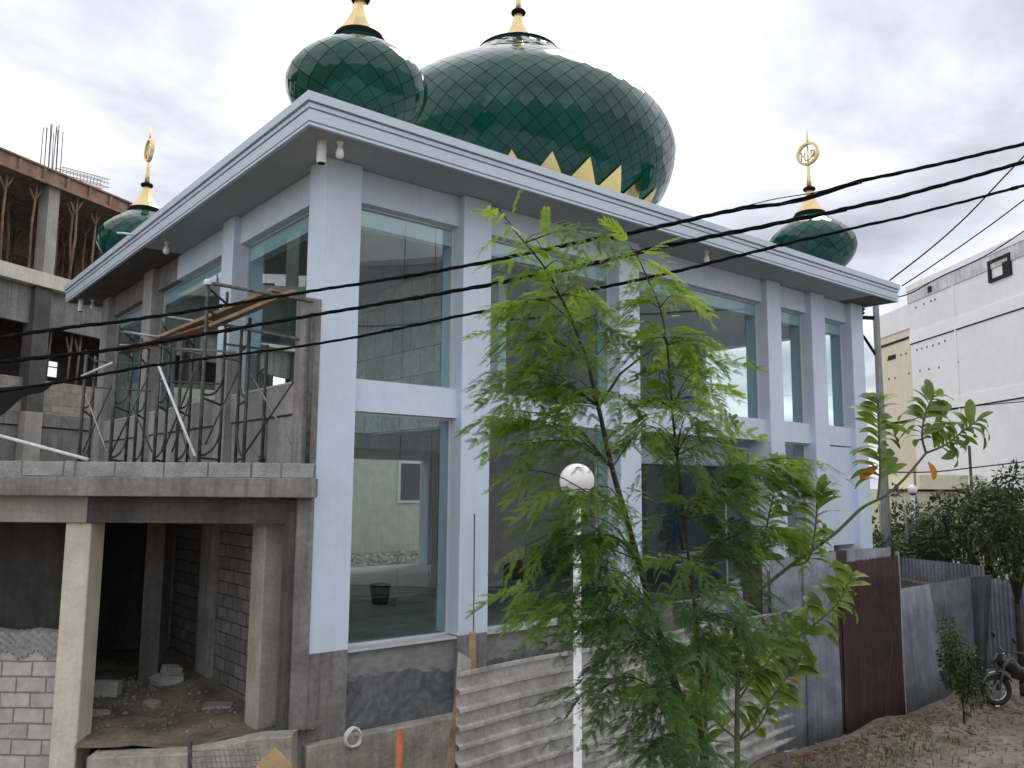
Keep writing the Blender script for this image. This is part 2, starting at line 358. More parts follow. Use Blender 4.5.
# thin places let a little of the blue sky through
cov = N.new('ShaderNodeMapRange'); cov.inputs['From Min'].default_value = .25; cov.inputs['From Max'].default_value = .40; cov.inputs['To Min'].default_value = .88; cov.inputs['To Max'].default_value = 1
L.new(n1.outputs['Fac'], cov.inputs['Value'])
mx = N.new('ShaderNodeMix'); mx.data_type = 'RGBA'
L.new(cov.outputs[0], mx.inputs['Factor']); L.new(sky.outputs[0], mx.inputs['A']); L.new(cr.outputs[0], mx.inputs['B'])
L.new(mx.outputs['Result'], bg.inputs['Color'])
sl = bpy.data.lights.new('sun', 'SUN'); sl.energy = .9; sl.angle = R_(22); sl.color = (1, .96, .9)
so = bpy.data.objects.new('sun', sl); COL.objects.link(so)
sdir = Vector((math.cos(SUN_AZ)*math.cos(SUN_EL), math.sin(SUN_AZ)*math.cos(SUN_EL), math.sin(SUN_EL)))
so.rotation_euler = sdir.to_track_quat('Z', 'Y').to_euler(); so.location = (0, 0, 40)
S.view_settings.view_transform = 'Standard'; S.view_settings.look = 'None'; S.view_settings.exposure = .47; S.view_settings.gamma = 1
S.cycles.use_denoising = True
S.cycles.max_bounces = 8; S.cycles.transparent_max_bounces = 16; S.cycles.caustics_reflective = False; S.cycles.caustics_refractive = False
S.cycles.sample_clamp_indirect = 6

# ------------------------------------------------------------------ ground
GZ = -1.0
def heights(x, y):
    return .05*math.sin(x*1.7+y*.6)*math.cos(y*1.3)+.03*math.sin(3.1*x-2*y)
mb = MB(); n = 90; x0, x1, y0, y1 = -14, 26, -14, 14
mb.add([(x0+(x1-x0)*i/n, y0+(y1-y0)*j/n, GZ+heights(x0+(x1-x0)*i/n, y0+(y1-y0)*j/n)) for j in range(n+1) for i in range(n+1)],
       [(j*(n+1)+i, j*(n+1)+i+1, (j+1)*(n+1)+i+1, (j+1)*(n+1)+i) for j in range(n) for i in range(n)])
Lg = 900
o = len(mb.v)
mb.add([(-Lg,-Lg,GZ-.06),(Lg,-Lg,GZ-.06),(Lg,Lg,GZ-.06),(-Lg,Lg,GZ-.06)], [(0,1,2,3)])
tag(setsmooth(mb.build('ground', 'dirt'), 180), kind='structure')
# the raised yard behind the mosque
mb = MB(); mb.box(2, 40, 13.6, 30, GZ-.3, .85)
tag(mb.build('yard_ground', 'dirt'), kind='structure')

# ------------------------------------------------------------------ mosque
mosque = empty('mosque', 'pale blue two storey mosque with large glass windows and green domes, half finished', 'mosque')
LX, LY = 15.84, 13.0
TOP = 8.45
PX = [(0,.62),(2.58,3.17),(6.37,6.95),(11.40,11.96),(13.30,13.93),(15.23,15.84)]
PY = [(3.64,4.20),(8.54,9.22),(12.36,13.0)]
YB, YG = .15, .33     # beam face and glass depth behind the pillar face
for i, (a, b) in enumerate(PX):
    y1 = .53 if i == 0 else .62
    MB().box(a, b, 0, y1, 1.17+random.uniform(-.02,.03) if i != 5 else -1, TOP).build('pillar', 'white', mosque, bevel=.008)
    if i < 5:
        tag(MB().box(a, b, .004, y1-.004, -.02, 1.165).build('pillar_base', 'conc', mosque, bevel=.006), 'bare grey concrete pillar base')
for i, (a, b) in enumerate(PY):
    # upper part painted on the first, bare concrete on the others
    if i == 0:
        MB().box(0, .62, a, b, 5.9, TOP).build('pillar', 'white', mosque, bevel=.008)
        tag(MB().box(.003, .62, a+.003, b-.003, -.5, 5.897).build('pillar_base', 'conc_md', mosque), 'bare grey concrete pillar base')
    else:
        tag(MB().box(0, .62, a, b, -.5, TOP).build('pillar', 'conc_md', mosque, bevel=.008), 'bare concrete pillar without paint')
# front beams, headers
for i in range(5):
    a, b = PX[i][1], PX[i+1][0]
    MB().box(a, b, YB, .52, 4.65, 5.13).build('spandrel_beam', 'white', mosque)
    MB().box(a, b, YB, .52, 7.93, TOP).build('header_beam', 'white', mosque)
# plinth under the front windows
for i in range(4):
    a, b = PX[i][1], PX[i+1][0]
    if i == 2: continue
    MB().box(a, b, .10, .5, -.02, 1.11).build('plinth', 'plaster_wet', mosque)
    MB().box(a+.005, b-.005, .02, .34, 1.112, 1.145).build('window_sill', 'frame', mosque, bevel=.004)
# bay three: deep entrance with a raised floor
MB().box(PX[2][1], PX[3][0], .12, 1.6, -.02, 1.0).build('plinth', 'conc', mosque)
# last bay lower: solid painted panel over a door opening
MB().box(13.93, 15.23, .17, .5, 2.15, 4.62).build('wall_panel', 'white', mosque)
MB().box(13.93, 15.23, .12, .5, -1, .6).build('plinth', 'conc', mosque)
# foundation ledge along the front
MB().box(-.05, 13.3, -.14, .12, -1.25, -.025).build('foundation', 'found', mosque, bevel=.02)
# left side (x = 0): headers, sill walls, beams
YBAYS = [(.53, 3.64), (4.20, 8.54), (9.22, 12.36)]
for i, (a, b) in enumerate(YBAYS):
    if i == 1:
        MB().box(.13, .5, a, 7.2, 7.93, TOP).build('header_beam', 'white', mosque)
        tag(MB().box(.13, .5, 7.2, b, 7.93, TOP).build('header_beam', 'conc', mosque), 'bare concrete end of the header')
    else:
        MB().box(.13, .5, a, b, 7.93, TOP).build('header_beam', 'white' if i == 0 else 'conc', mosque)
    MB().box(.10, .5, a, b, 4.63, 5.10).build('spandrel_beam', 'conc_md', mosque)
    MB().box(.14, .48, a, b, 3.0, 4.60).build('side_wall', 'conc_md', mosque)
    MB().box(.135, .47, a, b, 4.6, 4.63).build('shadow_gap', 'conc_dk', mosque)
    MB().box(.09, .36, a+.01, b-.01, 5.102, 5.135).build('window_sill', 'frame', mosque, bevel=.004)
    MB().box(.02, .32, a, b, -.6, 2.995).build('block_wall', 'block_y', mosque)
# windows: frame ring + two or three panes each
def window_x(a, b, z0, z1, y, joints, g='glass', name='window', t=.035):
    mb = MB(); d = .05
    mb.box(a, b, y-d/2, y+d/2, z0, z0+t); mb.box(a, b, y-d/2, y+d/2, z1-t, z1)
    mb.box(a, a+t, y-d/2, y+d/2, z0+t, z1-t); mb.box(b-t, b, y-d/2, y+d/2, z0+t, z1-t)
    w = mb.build(name, 'frame', mosque)
    xs = [a+t]+joints+[b-t]
    for p, q in zip(xs[:-1], xs[1:]):
        MB().box(p+.007, q-.007, y-.006, y+.006, z0+t, z1-t).build('glass_pane', g, w)
def window_y(a, b, z0, z1, x, joints, g='glass', t=.035):
    mb = MB(); d = .05
    mb.box(x-d/2, x+d/2, a, b, z0, z0+t); mb.box(x-d/2, x+d/2, a, b, z1-t, z1)
    mb.box(x-d/2, x+d/2, a, a+t, z0+t, z1-t); mb.box(x-d/2, x+d/2, b-t, b, z0+t, z1-t)
    w = mb.build('window', 'frame', mosque)
    ys = [a+t]+joints+[b-t]
    for p, q in zip(ys[:-1], ys[1:]):
        MB().box(x-.006, x+.006, p+.007, q-.007, z0+t, z1-t).build('glass_pane', g, w)
window_x(.62, 2.58, 5.132, 7.928, YG, [1.62, 2.22])
window_x(3.17, 6.37, 5.132, 7.928, YG, [4.25, 5.3])
window_x(6.95, 11.40, 5.132, 7.928, YG, [8.1, 9.4])
window_x(11.96, 13.30, 5.132, 7.928, YG, [])
window_x(13.93, 15.23, 5.132, 7.928, YG, [])
window_x(.62, 2.58, 1.147, 4.648, YG, [1.62, 2.22])
window_x(3.17, 6.37, 1.147, 4.648, YG, [4.25, 5.3])
window_x(6.97, 11.38, 1.0, 4.1, 1.3, [8.1, 9.4], 'glass_dk')
MB().box(6.95, 11.40, 1.2, 1.45, 4.1, 4.66).build('entrance_header', 'white', mosque)
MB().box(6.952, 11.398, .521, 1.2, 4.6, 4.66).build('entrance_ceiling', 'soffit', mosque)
window_x(11.96, 13.30, 1.147, 4.648, YG, [])
for i, (a, b) in enumerate(YBAYS):
    window_y(a, b, 5.136, 7.928, .3, [a+(b-a)*.4, a+(b-a)*.72])
# bands of the inner ring beam just behind the glass
for a, b in [(PX[i][1], PX[i+1][0]) for i in range(5)]:
    MB().box(a, b, .345, .518, 7.62, 7.929).build('inner_beam', 'white', mosque)
for a, b in YBAYS:
    MB().box(.315, .498, a, b, 7.62, 7.929).build('inner_beam', 'white', mosque)
# inside: floor, slab, tiled wall, back and right walls with openings
MB().box(.5, 15.8, .62, 13.0, -.9, .98).build('ground_floor', 'floor_in', mosque)
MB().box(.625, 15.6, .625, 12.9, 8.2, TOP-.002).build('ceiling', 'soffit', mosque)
MB().box(4.6, 4.8, 1.6, 10.2, 4.75, 8.19).build('tiled_wall', 'tilewall', mosque)
MB().box(3.4, 15.5, 6.0, 12.8, 4.40, 4.745).build('mezzanine_slab', 'conc', mosque)
MB().box(7.0, 15.2, 7.2, 7.35, .98, 4.65).build('inner_partition', 'darkin', mosque)
MB().box(8.6, 10.0, 7.12, 7.195, .98, 3.9).build('inner_door', 'redin', mosque)
MB().box(9.2, 15.2, 5.99, 6.15, 4.747, 6.2).build('gallery_parapet', 'white', mosque)
for a, b in [(.62, 1.5), (5.6, 6.3), (10.3, 11.0), (15.0, 15.84)]:
    MB().box(a, b, 12.5, 13.0, .98, TOP).build('back_pillar', 'white', mosque)
for a, b in [(1.5, 5.6), (6.3, 10.3), (11.0, 15.0)]:
    MB().box(a, b, 12.6, 12.9, 4.4, 5.4).build('back_beam', 'white', mosque)
    MB().box(a, b, 12.6, 12.9, 7.8 if a < 2 else 5.402, TOP).build('back_header', 'white', mosque)
MB().box(15.5, 15.835, .62, 2.2, -1, 5.1).build('right_wall', 'white', mosque)
MB().box(15.5, 15.835, 2.2, 12.5, -1, 5.1).build('right_wall', 'white', mosque)
MB().box(15.5, 15.835, 5.2, 12.5, 5.1, TOP).build('right_wall', 'white', mosque)
MB().box(15.5, 15.835, .62, 5.2, 7.8, TOP).build('right_header', 'white', mosque)
# roof cornice: stepped profile mitred round the plan
RX0, RX1, RY0, RY1 = -.72, 16.05, -.89, 13.95
prof = [(-.06, 8.44), (.0, 8.44), (.0, 8.478), (-.035, 8.478), (-.035, 8.505), (.0, 8.505), (.0, 8.665), (-.03, 8.665), (-.03, 8.69),
        (.012, 8.69), (.012, 8.752), (-.02, 8.752), (-.02, 8.775), (.045, 8.775), (.045, 8.905), (-.4, 8.93)]
mb = MB(); vs = []
for d, z in prof:
    vs += [(RX0-d, RY0-d, z), (RX1+d, RY0-d, z), (RX1+d, RY1+d, z), (RX0-d, RY1+d, z)]
fs = [(4*i+j, 4*i+(j+1) % 4, 4*i+4+(j+1) % 4, 4*i+4+j) for i in range(len(prof)-1) for j in range(4)]
k = 4*(len(prof)-1); fs.append((k, k+1, k+2, k+3))
mb.add(vs, fs); cornice = mb.build('roof', 'cornice', mosque)
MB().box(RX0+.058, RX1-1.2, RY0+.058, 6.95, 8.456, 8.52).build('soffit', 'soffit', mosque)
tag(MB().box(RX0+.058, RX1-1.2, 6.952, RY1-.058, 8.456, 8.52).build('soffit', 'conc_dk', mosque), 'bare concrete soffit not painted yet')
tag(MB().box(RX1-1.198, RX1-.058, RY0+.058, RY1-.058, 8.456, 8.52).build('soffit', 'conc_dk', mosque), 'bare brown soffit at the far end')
# rain spout and antenna-like stub through the left cornice
MB().tube([(-.5, 7.35, 8.80), (-.95, 7.35, 8.79), (-1.1, 7.35, 8.77)], .025, 8).build('rain_spout', 'lamppost', mosque, True)
MB().tube([(RX1-.1, RY0+.2, 8.80), (RX1+.35, RY0+.3, 8.77)], .04, 8).build('rain_spout', 'lamppost', mosque, True)
# rough concrete starter column at the near corner
tag(MB().box(-.25, -.002, -.03, .30, -.9, 6.24).build('starter_column', 'conc', mosque, bevel=.01), 'rough raw concrete strip beside the painted corner pillar')
MB().box(-.335, -.252, .03, .25, .0, 3.3).build('starter_column', 'conc_dk', mosque)
# side columns of the lower floor
for a, b, xx in [(5.95, 6.6, -.42), (3.62, 4.22, -.10)]:
    MB().box(xx, .02, a, b, -.6, 3.0).build('side_column', 'conc', mosque, bevel=.01)
MB().box(-.385, -.03, .75, 1.22, -.2, 3.0).build('side_column', 'conc_lt', mosque, bevel=.012)

# domes -----------------------------------------------------------------------------------
DPL = [(.62,-.60),(.74,-.48),(.86,-.335),(.955,-.175),(1.,0)]
DP_MAIN = DPL+[(.974,.128),(.905,.238),(.795,.342),(.66,.438),(.515,.532),(.375,.632),(.25,.735)]
DP_SMALL = DPL+[(.972,.138),(.90,.258),(.79,.37),(.655,.475),(.51,.578),(.41,.655),(.33,.725)]
def catmull(P, n=12):
    out = []
    P = [np.array(p) for p in P]
    for i in range(len(P)-1):
        p0, p1, p2, p3 = P[max(i-1,0)], P[i], P[i+1], P[min(i+2,len(P)-1)]
        for k in range(n):
            t = k/n
            out.append(.5*((2*p1)+(-p0+p2)*t+(2*p0-5*p1+4*p2-p3)*t*t+(-p0+3*p1-3*p2+p3)*t**3))
    out.append(P[-1]); return np.array(out)
def dome(c, R, NN, NG, ring, spire, emb_scale, base_r):
    c = Vector(c)
    P = catmull(DP_MAIN if NG else DP_SMALL)
    # base shell
    prof = [(r*R-.012*R/1.15*.6, z*R) for r, z in P]
    d = MB().lathe([(base_r*R, (P[0][1]-.12)*R)]+prof+[(.02, (P[-1][1]+.005)*R)], 64, c).build('dome', 'seam', mosque, True)
    seg = np.linalg.norm(np.diff(P, axis=0), axis=1); s = np.concatenate([[0], np.cumsum(seg)]); Lt = s[-1]
    fr = lambda q: (np.interp(q, s, P[:,0]), np.interp(q, s, P[:,1]))
    # rows of rhombic panels: half-row step follows the local panel width
    rows = [0.]
    while rows[-1] < Lt:
        r, _ = fr(rows[-1]); rows.append(rows[-1]+max(.012, r*2*PI/NN/2*.98))
    rows = [q*Lt/rows[-1] for q in rows]
    mb = MB(); sub = 3
    def panel(mb, qa, qb, qc, th, hw, gap, off, sub=3, jit=.012):
        q = lambda s_: s_
        vs = []
        jr = (random.gauss(0, jit), random.gauss(0, jit))
        def surf(u, v):   # u,v in [0,1]^2 over the rhombus: bottom (0,0) - right (1,0) - left (0,1) - top (1,1)
            w = u+v
            ss = qa+(qb-qa)*w if w <= 1 else qb+(qc-qb)*(w-1)
            t = th+(u-v)*hw
            r, z = fr(ss)
            return np.array([r*math.cos(t), r*math.sin(t), z])*R
        cn = [surf(0,0), surf(1,0), surf(0,1), surf(1,1)]
        ctr = sum(cn)/4
        nrm = np.cross(cn[1]-cn[2], cn[3]-cn[0]); nrm /= np.linalg.norm(nrm)+1e-9
        if nrm[:2] @ ctr[:2] < 0 and abs(nrm[2]) < .9: nrm = -nrm
        if nrm @ np.array([ctr[0], ctr[1], ctr[2]*1.]) < 0: nrm = -nrm
        for i in range(sub+1):
            for j in range(sub+1):
                u = gap+(1-2*gap)*i/sub; v = gap+(1-2*gap)*j/sub
                p = surf(u, v)
                fl = cn[0]*(1-u)*(1-v)+cn[1]*u*(1-v)+cn[2]*(1-u)*v+cn[3]*u*v
                p = .6*p+.4*fl+nrm*(off+.25*R*.02*((u+v-1)*jr[0]+(u-v)*jr[1])*6)
                vs.append(c+Vector(p))
        fs = [(i*(sub+1)+j, (i+1)*(sub+1)+j, (i+1)*(sub+1)+j+1, i*(sub+1)+j+1) for i in range(sub) for j in range(sub)]
        mb.add(vs, fs)
    hw = PI/NN
    for k in range(len(rows)-2):
        for i in range(NN):
            panel(mb, rows[k], rows[k+1], rows[k+2], 2*PI*(i+.5*(k % 2))/NN, hw, .018, .012*R/2.5+.004)
    mb.build('dome_panels', 'green', d, True)
    # gold petals along the foot
    if NG:
        gm = MB(); qt = Lt*.235
        for i in range(NG):
            panel(gm, qt*.22, qt*.62, qt, 2*PI*(i+.5)/NG, PI/NG, .008, .012*R/2.5+.05, 4, .05)
            panel(gm, .0, qt*.30, qt*.63, 2*PI*(i)/NG, PI/NG, .008, .012*R/2.5+.035, 3, .05)
            panel(gm, .0, qt*.05, qt*.24, 2*PI*(i+.5)/NG, PI/NG, .008, .012*R/2.5+.03, 3, .05)
        gm.build('gold_petal_band', 'gold', d, True)
    zt = P[-1][1]*R; rr = P[-1][0]*R
    rh = .07 if NG else .03; hid = (rr-.42)*.60+rh if NG else .10
    MB().lathe([(rr-.03, zt-.06), (rr+.05*spire, zt-.03), (rr+.06*spire, zt+rh*.6), (rr+.02, zt+rh), (.41*spire, zt+hid*.9), (.30*spire, zt+hid)], 40, c).build('top_ring', 'black', d)
    zz = zt+hid*.86; k = spire
    cone = [(.40*k, zz), (.37*k, zz+.05*k), (.26*k, zz+.2*k), (.155*k, zz+.42*k), (.095*k, zz+.66*k)]
    setsmooth(MB().lathe(cone, 8, c).build('spire_cone', 'gold_matte', d), 20)
    MB().lathe([(.04*k, zz+.655*k), (.15*k, zz+.66*k), (.17*k, zz+.70*k), (.15*k, zz+.74*k), (.05*k, zz+.755*k)], 20, c).build('spire_collar', 'black', d, True)
    MB().lathe([(.075*k, zz+.75*k), (.055*k, zz+1.0*k), (.03*k, zz+1.38*k), (.02*k, zz+1.42*k)], 12, c).build('spire_needle', 'gold_matte', d, True)
    # ring with the gold lettering inside, facing along x
    zc = zz+1.42*k+.31*k; e = MB(); rg = .30*k
    ring_pts = [c+Vector((0, rg*math.cos(a), zc+rg*math.sin(a))) for a in [2*PI*j/28 for j in range(29)]]
    vs = []
    for j in range(28):
        a = 2*PI*j/28
        for rad in (rg-.03*k, rg+.03*k):
            for xx in (-.05*k, .05*k):
                vs.append(c+Vector((xx, rad*math.cos(a), zc+rad*math.sin(a))))
    fs = []
    for j in range(28):
        q = (j+1) % 28
        A = [4*j, 4*j+1, 4*j+3, 4*j+2]; B = [4*q, 4*q+1, 4*q+3, 4*q+2]
        for t in range(4): fs.append((A[t], A[(t+1) % 4], B[(t+1) % 4], B[t]))
    MB().add(vs, fs).build('emblem_ring', 'gold_matte', d)
    st = [[(0,-.26),(0,.2)], [(-.10,.08),(-.10,-.10),(-.07,-.17),(0,-.19),(.07,-.17),(.10,-.10),(.10,.05)],
          [(.20,.08),(.20,-.16)], [(.12,-.04),(.20,-.02)], [(-.13,.06),(-.19,.06),(-.22,-.02),(-.20,-.14)], [(-.19,.06),(-.14,-.14)], [(0,.2),(.03,.25),(0,.3)]]
    for sgm in st: e.tube([c+Vector((0, y*k, zc+z*k)) for y, z in sgm], .022*k, 6)
    e.build('emblem', 'gold_matte', d, True)
    MB().tube([c+Vector((0,0,zc+.30*k)), c+Vector((0,0,zc+.42*k)), c+Vector((0,0,zc+.72*k))], [.035*k, .03*k, .004*k], 8).build('spire_tip', 'gold_matte', d, True)
    return d
MAINC = (8.7, 6.0, 12.45)
dome(MAINC, 4.29, 58, 26, .21, 1.25, 1, .66)
MB().lathe([(3.0, 8.9), (3.0, 9.7), (2.85, 9.8)], 48, (8.7, 6.0, 0)).build('dome_drum', 'cornice', mosque, True)
for c in [(1.03, 1.02, 10.22), (15.08, .98, 10.16), (.9, 12.85, 10.2), (14.85, 12.1, 10.22)]:
    dome(c, 1.19, 18, 0, .31, 1.0, 1, .62)
    MB().lathe([(.72, 8.9), (.72, 9.45)], 24, (c[0], c[1], 0)).build('dome_drum', 'cornice', mosque, True)

# ------------------------------------------------------------------ fittings under the eaves
def bulb(p, label):
    t = empty('bulb_lamp', label, 'lamp', p, group='lamps under the mosque eaves')
    MB().lathe([(.06,0),(.06,-.03),(.035,-.05),(.035,-.10)], 14).build('holder', 'white_cap', t, True)
    MB().lathe([(.03,-.10),(.05,-.13),(.062,-.19),(.055,-.24),(.03,-.265),(.005,-.27)], 14).build('bulb', 'lampglobe', t, True)
def downlight(p, label):
    t = empty('cylinder_downlight', label, 'lamp', p, group='lamps under the mosque eaves')
    MB().lathe([(.07,0),(.07,-.33),(.062,-.335)], 16).build('lamp_body', 'white_cap', t)
    MB().lathe([(.06,-.336),(.05,-.32),(.01,-.31)], 16, cap=True).build('lamp_lens', 'black', t)
zs = 8.456
downlight((-.30, -.45, zs), 'white cylinder lamp under the near roof corner above the pillar')
bulb((-.10, -.62, zs), 'white bulb beside the cylinder lamp under the near roof corner')
bulb((8.42, -.55, zs), 'white bulb under the front eave midway along the facade')
bulb((-.42, 6.2, zs), 'white bulb with a bent wire at the edge of the painted soffit')
downlight((-.47, 13.25, zs), 'white cylinder lamp under the far left end of the eave')
bulb((-.22, 13.1, zs), 'white bulb at the far left end of the eave')

# ------------------------------------------------------------------ concrete annex (front edge square to the street)
DA = 11.68; AO = at(315.5, 490, DA); AO.z = 0; ANG = math.atan2(RH.y, RH.x)
annex = empty('concrete_annex', 'unfinished grey concrete annex with open ground floor and block parapet beside the mosque', 'building', AO, ANG)
def loc(p):   # world -> annex local
    q = Vector(p)-AO; return Vector((q.dot(RH), q.dot(FH), p[2]))
ZB, ZT, ZP = at(200, 497, DA).z, at(200, 477.5, DA).z, at(200, 462.5, DA+.03).z
poly = [(0, 0), (-.04, .3), (-.16, .5), (-.62, 1.0), (-.5-.634*10, .45+.773*10), (-9, .45+.773*10), (-9, 0)]
MB().prism(poly, ZB, ZT).build('floor_slab', 'conc', annex, bevel=.012)
# parapet of single blocks
mb = MB(); x = -.03; ws = [.46,.42,.60,.62,.68,.55,.16,.58,.5,.55,.5,.6,.55,.6,.5,.6]
for w in ws:
    jitterbox(mb, x-w+.012, x-.012, .03, .17, ZT+.002, ZP, .009); x -= w
mb.build('parapet_blocks', 'block', annex, bevel=.008)
MB().box(-8, -.04, .045, .155, ZT+.001, ZP-.02).build('parapet_mortar', 'conc', annex)
ZE = at(200, 523.5, DA+.36).z
xb_ = loc(at(88, 510, DA+.36)).x
MB().box(-9, xb_-.002, .34, .62, ZE, ZB).build('edge_beam', 'conc_lt', annex, bevel=.01)
tag(MB().box(xb_, -.36, .36, .64, ZE, ZB).build('edge_beam', 'conc_dk', annex, bevel=.01), 'dark length of edge beam, its shade put into the colour')  # darker concrete stands for the shadow on the beam below the slab
crr = loc(at(91.5, 525, DA+.42)); cl = loc(at(65.6, 525, DA+.42))
cx1 = crr.x; cx0 = cl.x
MB().box(cx0, cx1, .42, .84, -1.2, ZE-.001).build('column', 'cream_conc', annex, bevel=.02)
MB().box(-7.4, -7.02, .42, .80, -1.2, ZE-.001).build('column', 'cream_conc', annex, bevel=.02)
# low block wall with a rough mortar top left of the column
MB().box(-8, cx0-.004, .50, .66, -1.2, 1.22).build('low_block_wall', 'block_x', annex)
mb = MB(); nn = 330; nv_ = 9; wl_ = cx0-.01+8
for i in range(nn+1):
    x_ = -8+wl_*i/nn; b0 = 1.13+.05*math.sin(i*.21)+random.uniform(-.035,.035); t0 = 1.44+.015*math.sin(i*.13)+random.uniform(-.008,.008)
    for j in range(nv_+1):
        mb.v.append((x_, .478+.02*math.sin(i*.4+j*1.1)*math.sin(i*.17+j)+random.uniform(-.008,.008), b0+(t0-b0)*j/nv_))
    mb.v.append((x_, .70, t0+.01))
for i in range(nn):
    for j in range(nv_+1):
        a = i*(nv_+2)+j; mb.f.append((a, a+nv_+2, a+nv_+3, a+1)); mb.mi.append(0)
setsmooth(mb.build('mortar_top', 'plaster_dry', annex), 60)
MB().box(-8, cx0-.006, .53, .64, 1.22, 1.42).build('mortar_core', 'plaster_dry', annex)
# dark rooms behind
MB().box(-8.4, -8.2, .9, 5.4, -.5, 3.36).build('light_block_wall', 'conc_dk', annex)  # unseen wall added to keep daylight out of the rooms
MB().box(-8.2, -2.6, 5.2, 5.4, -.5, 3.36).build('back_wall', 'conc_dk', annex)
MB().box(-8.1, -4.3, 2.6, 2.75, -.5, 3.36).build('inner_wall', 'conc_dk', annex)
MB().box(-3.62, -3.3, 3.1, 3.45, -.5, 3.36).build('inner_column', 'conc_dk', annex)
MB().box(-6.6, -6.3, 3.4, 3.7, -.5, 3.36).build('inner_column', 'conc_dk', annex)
# foundation beam under the opening, rising towards the mosque corner
FB = [loc(at(97, 752, DA+.25)), loc(at(190, 748, DA+.2)), loc(at(262, 733, DA+.2)), loc(at(297, 731, DA+.2))]
mb = MB()
for q in FB:
    for yy, zz_ in ((-.06, -1.3), (-.06, q.z), (.26, q.z+.01), (.26, -1.3)): mb.v.append((q.x, q.y-.2+yy, zz_))
for k in range(3):
    for j in range(4): mb.f.append((4*k+j, 4*k+(j+1) % 4, 4*k+4+(j+1) % 4, 4*k+4+j)); mb.mi.append(0)
mb.f += [(0,1,2,3), (15,14,13,12)]; mb.mi += [0,0]
mb.build('foundation_beam', 'found', annex, bevel=.015)
MB().box(-8, cx1+.02, .52, .9, -1.25, -.50).build('foundation_beam', 'found', annex, bevel=.02)
# earth inside
mb = MB(); n = 40
def inz(x, y): return max(-.16, np.interp(x, [FB[1].x, FB[2].x, FB[3].x], [FB[1].z, FB[2].z, FB[3].z])-.0)*max(0, 1-(y-.2)/1.2)+min(1, max(0,(y-.2)/1.2))*(-.03+.075*y+.06*math.sin(2.1*x)*math.cos(1.7*y))+.02*math.sin(5*x+3*y)
gx = lambda i: -8+8*i/n
gy = lambda j: .22+5.2*j/n
def gyy(i, j):
    y0_ = .22 if gx(i) > cx1+.02 else .90
    return y0_+(5.4-y0_)*j/n
mb.add([(gx(i), gyy(i, j), inz(gx(i), gyy(i, j))+random.uniform(-.012,.012)) for j in range(n+1) for i in range(n+1)],
       [(j*(n+1)+i, j*(n+1)+i+1, (j+1)*(n+1)+i+1, (j+1)*(n+1)+i) for j in range(n) for i in range(n)])
ei = mb.build('earth_floor', 'dirt_in'); ei.location = AO; ei.rotation_euler = (0,0,ANG); tag(setsmooth(ei, 180), kind='structure')
# rubble: stones nobody could count
def rock(mb, p, r):
    vs = []; n = 6
    for a in range(3):
        ph = PI*(a+.5)/3
        for b in range(n):
            th = 2*PI*b/n+a; rr = r*random.uniform(.7,1.15)
            vs.append((p[0]+rr*math.sin(ph)*math.cos(th), p[1]+rr*math.sin(ph)*math.sin(th), p[2]+rr*.7*math.cos(ph)))
    fs = [(a*n+b, a*n+(b+1) % n, (a+1)*n+(b+1) % n, (a+1)*n+b) for a in range(2) for b in range(n)]
    fs += [tuple(range(n)), tuple(range(2*n, 3*n))[::-1]]
    mb.add(vs, fs)
mb = MB()
for k in range(900):
    x = random.uniform(-4, -.4); y = random.uniform(.85, 4.6)
    if x > -.5-.82*y+.35: continue
    rock(mb, (x, y, inz(x, y)+.008), random.choice([.010,.014,.018,.025,.04]))
rb = mb.build('rubble', 'stone'); rb.location = AO; rb.rotation_euler = (0,0,ANG); tag(rb, 'loose stones and lumps scattered on the earth under the annex', 'rubble', kind='stuff')
mb = MB()
for k in range(500):
    x = random.uniform(-5, 16); y = random.uniform(-6, -.4)
    rock(mb, (x, y, GZ+heights(x, y)+.005), random.choice([.015,.02,.03,.04]))
tag(mb.build('gravel', 'stone'), 'small stones strewn over the bare ground before the mosque', 'gravel', kind='stuff')
LV = []; LF = []; o_ = 0
for k in range(1500):
    x = random.uniform(5, 15.5); y = -2.7-abs(random.gauss(0, 1.1)); z = GZ+heights(x, y)+.012; a = random.uniform(0, 2*PI); l = random.uniform(.03,.075); w = l*.35
    dx, dy = math.cos(a)*l, math.sin(a)*l; ex, ey = -math.sin(a)*w, math.cos(a)*w
    LV += [(x-dx, y-dy, z), (x+ex, y+ey, z+random.uniform(0,.02)), (x+dx, y+dy, z+random.uniform(0,.025)), (x-ex, y-ey, z+random.uniform(0,.015))]; LF.append((o_, o_+1, o_+2, o_+3)); o_ += 4
mb = MB(); mb.add(LV, LF)
tag(mb.build('leaf_litter', 'dry'), 'dry fallen leaves littering the bare ground by the fences', 'leaves', kind='stuff')
mb = MB()
for k in range(700):
    x = random.uniform(5.5, 13); y = random.uniform(13.2, 18.5); rock(mb, (x, y, .87+.25*max(0, math.sin(x*1.3+y)*math.cos(y*.8))), random.choice([.03,.05,.08,.12]))
tag(mb.build('yard_rubble', 'found'), 'pale rubble on the yard behind the mosque seen through the glass', 'rubble', kind='stuff')
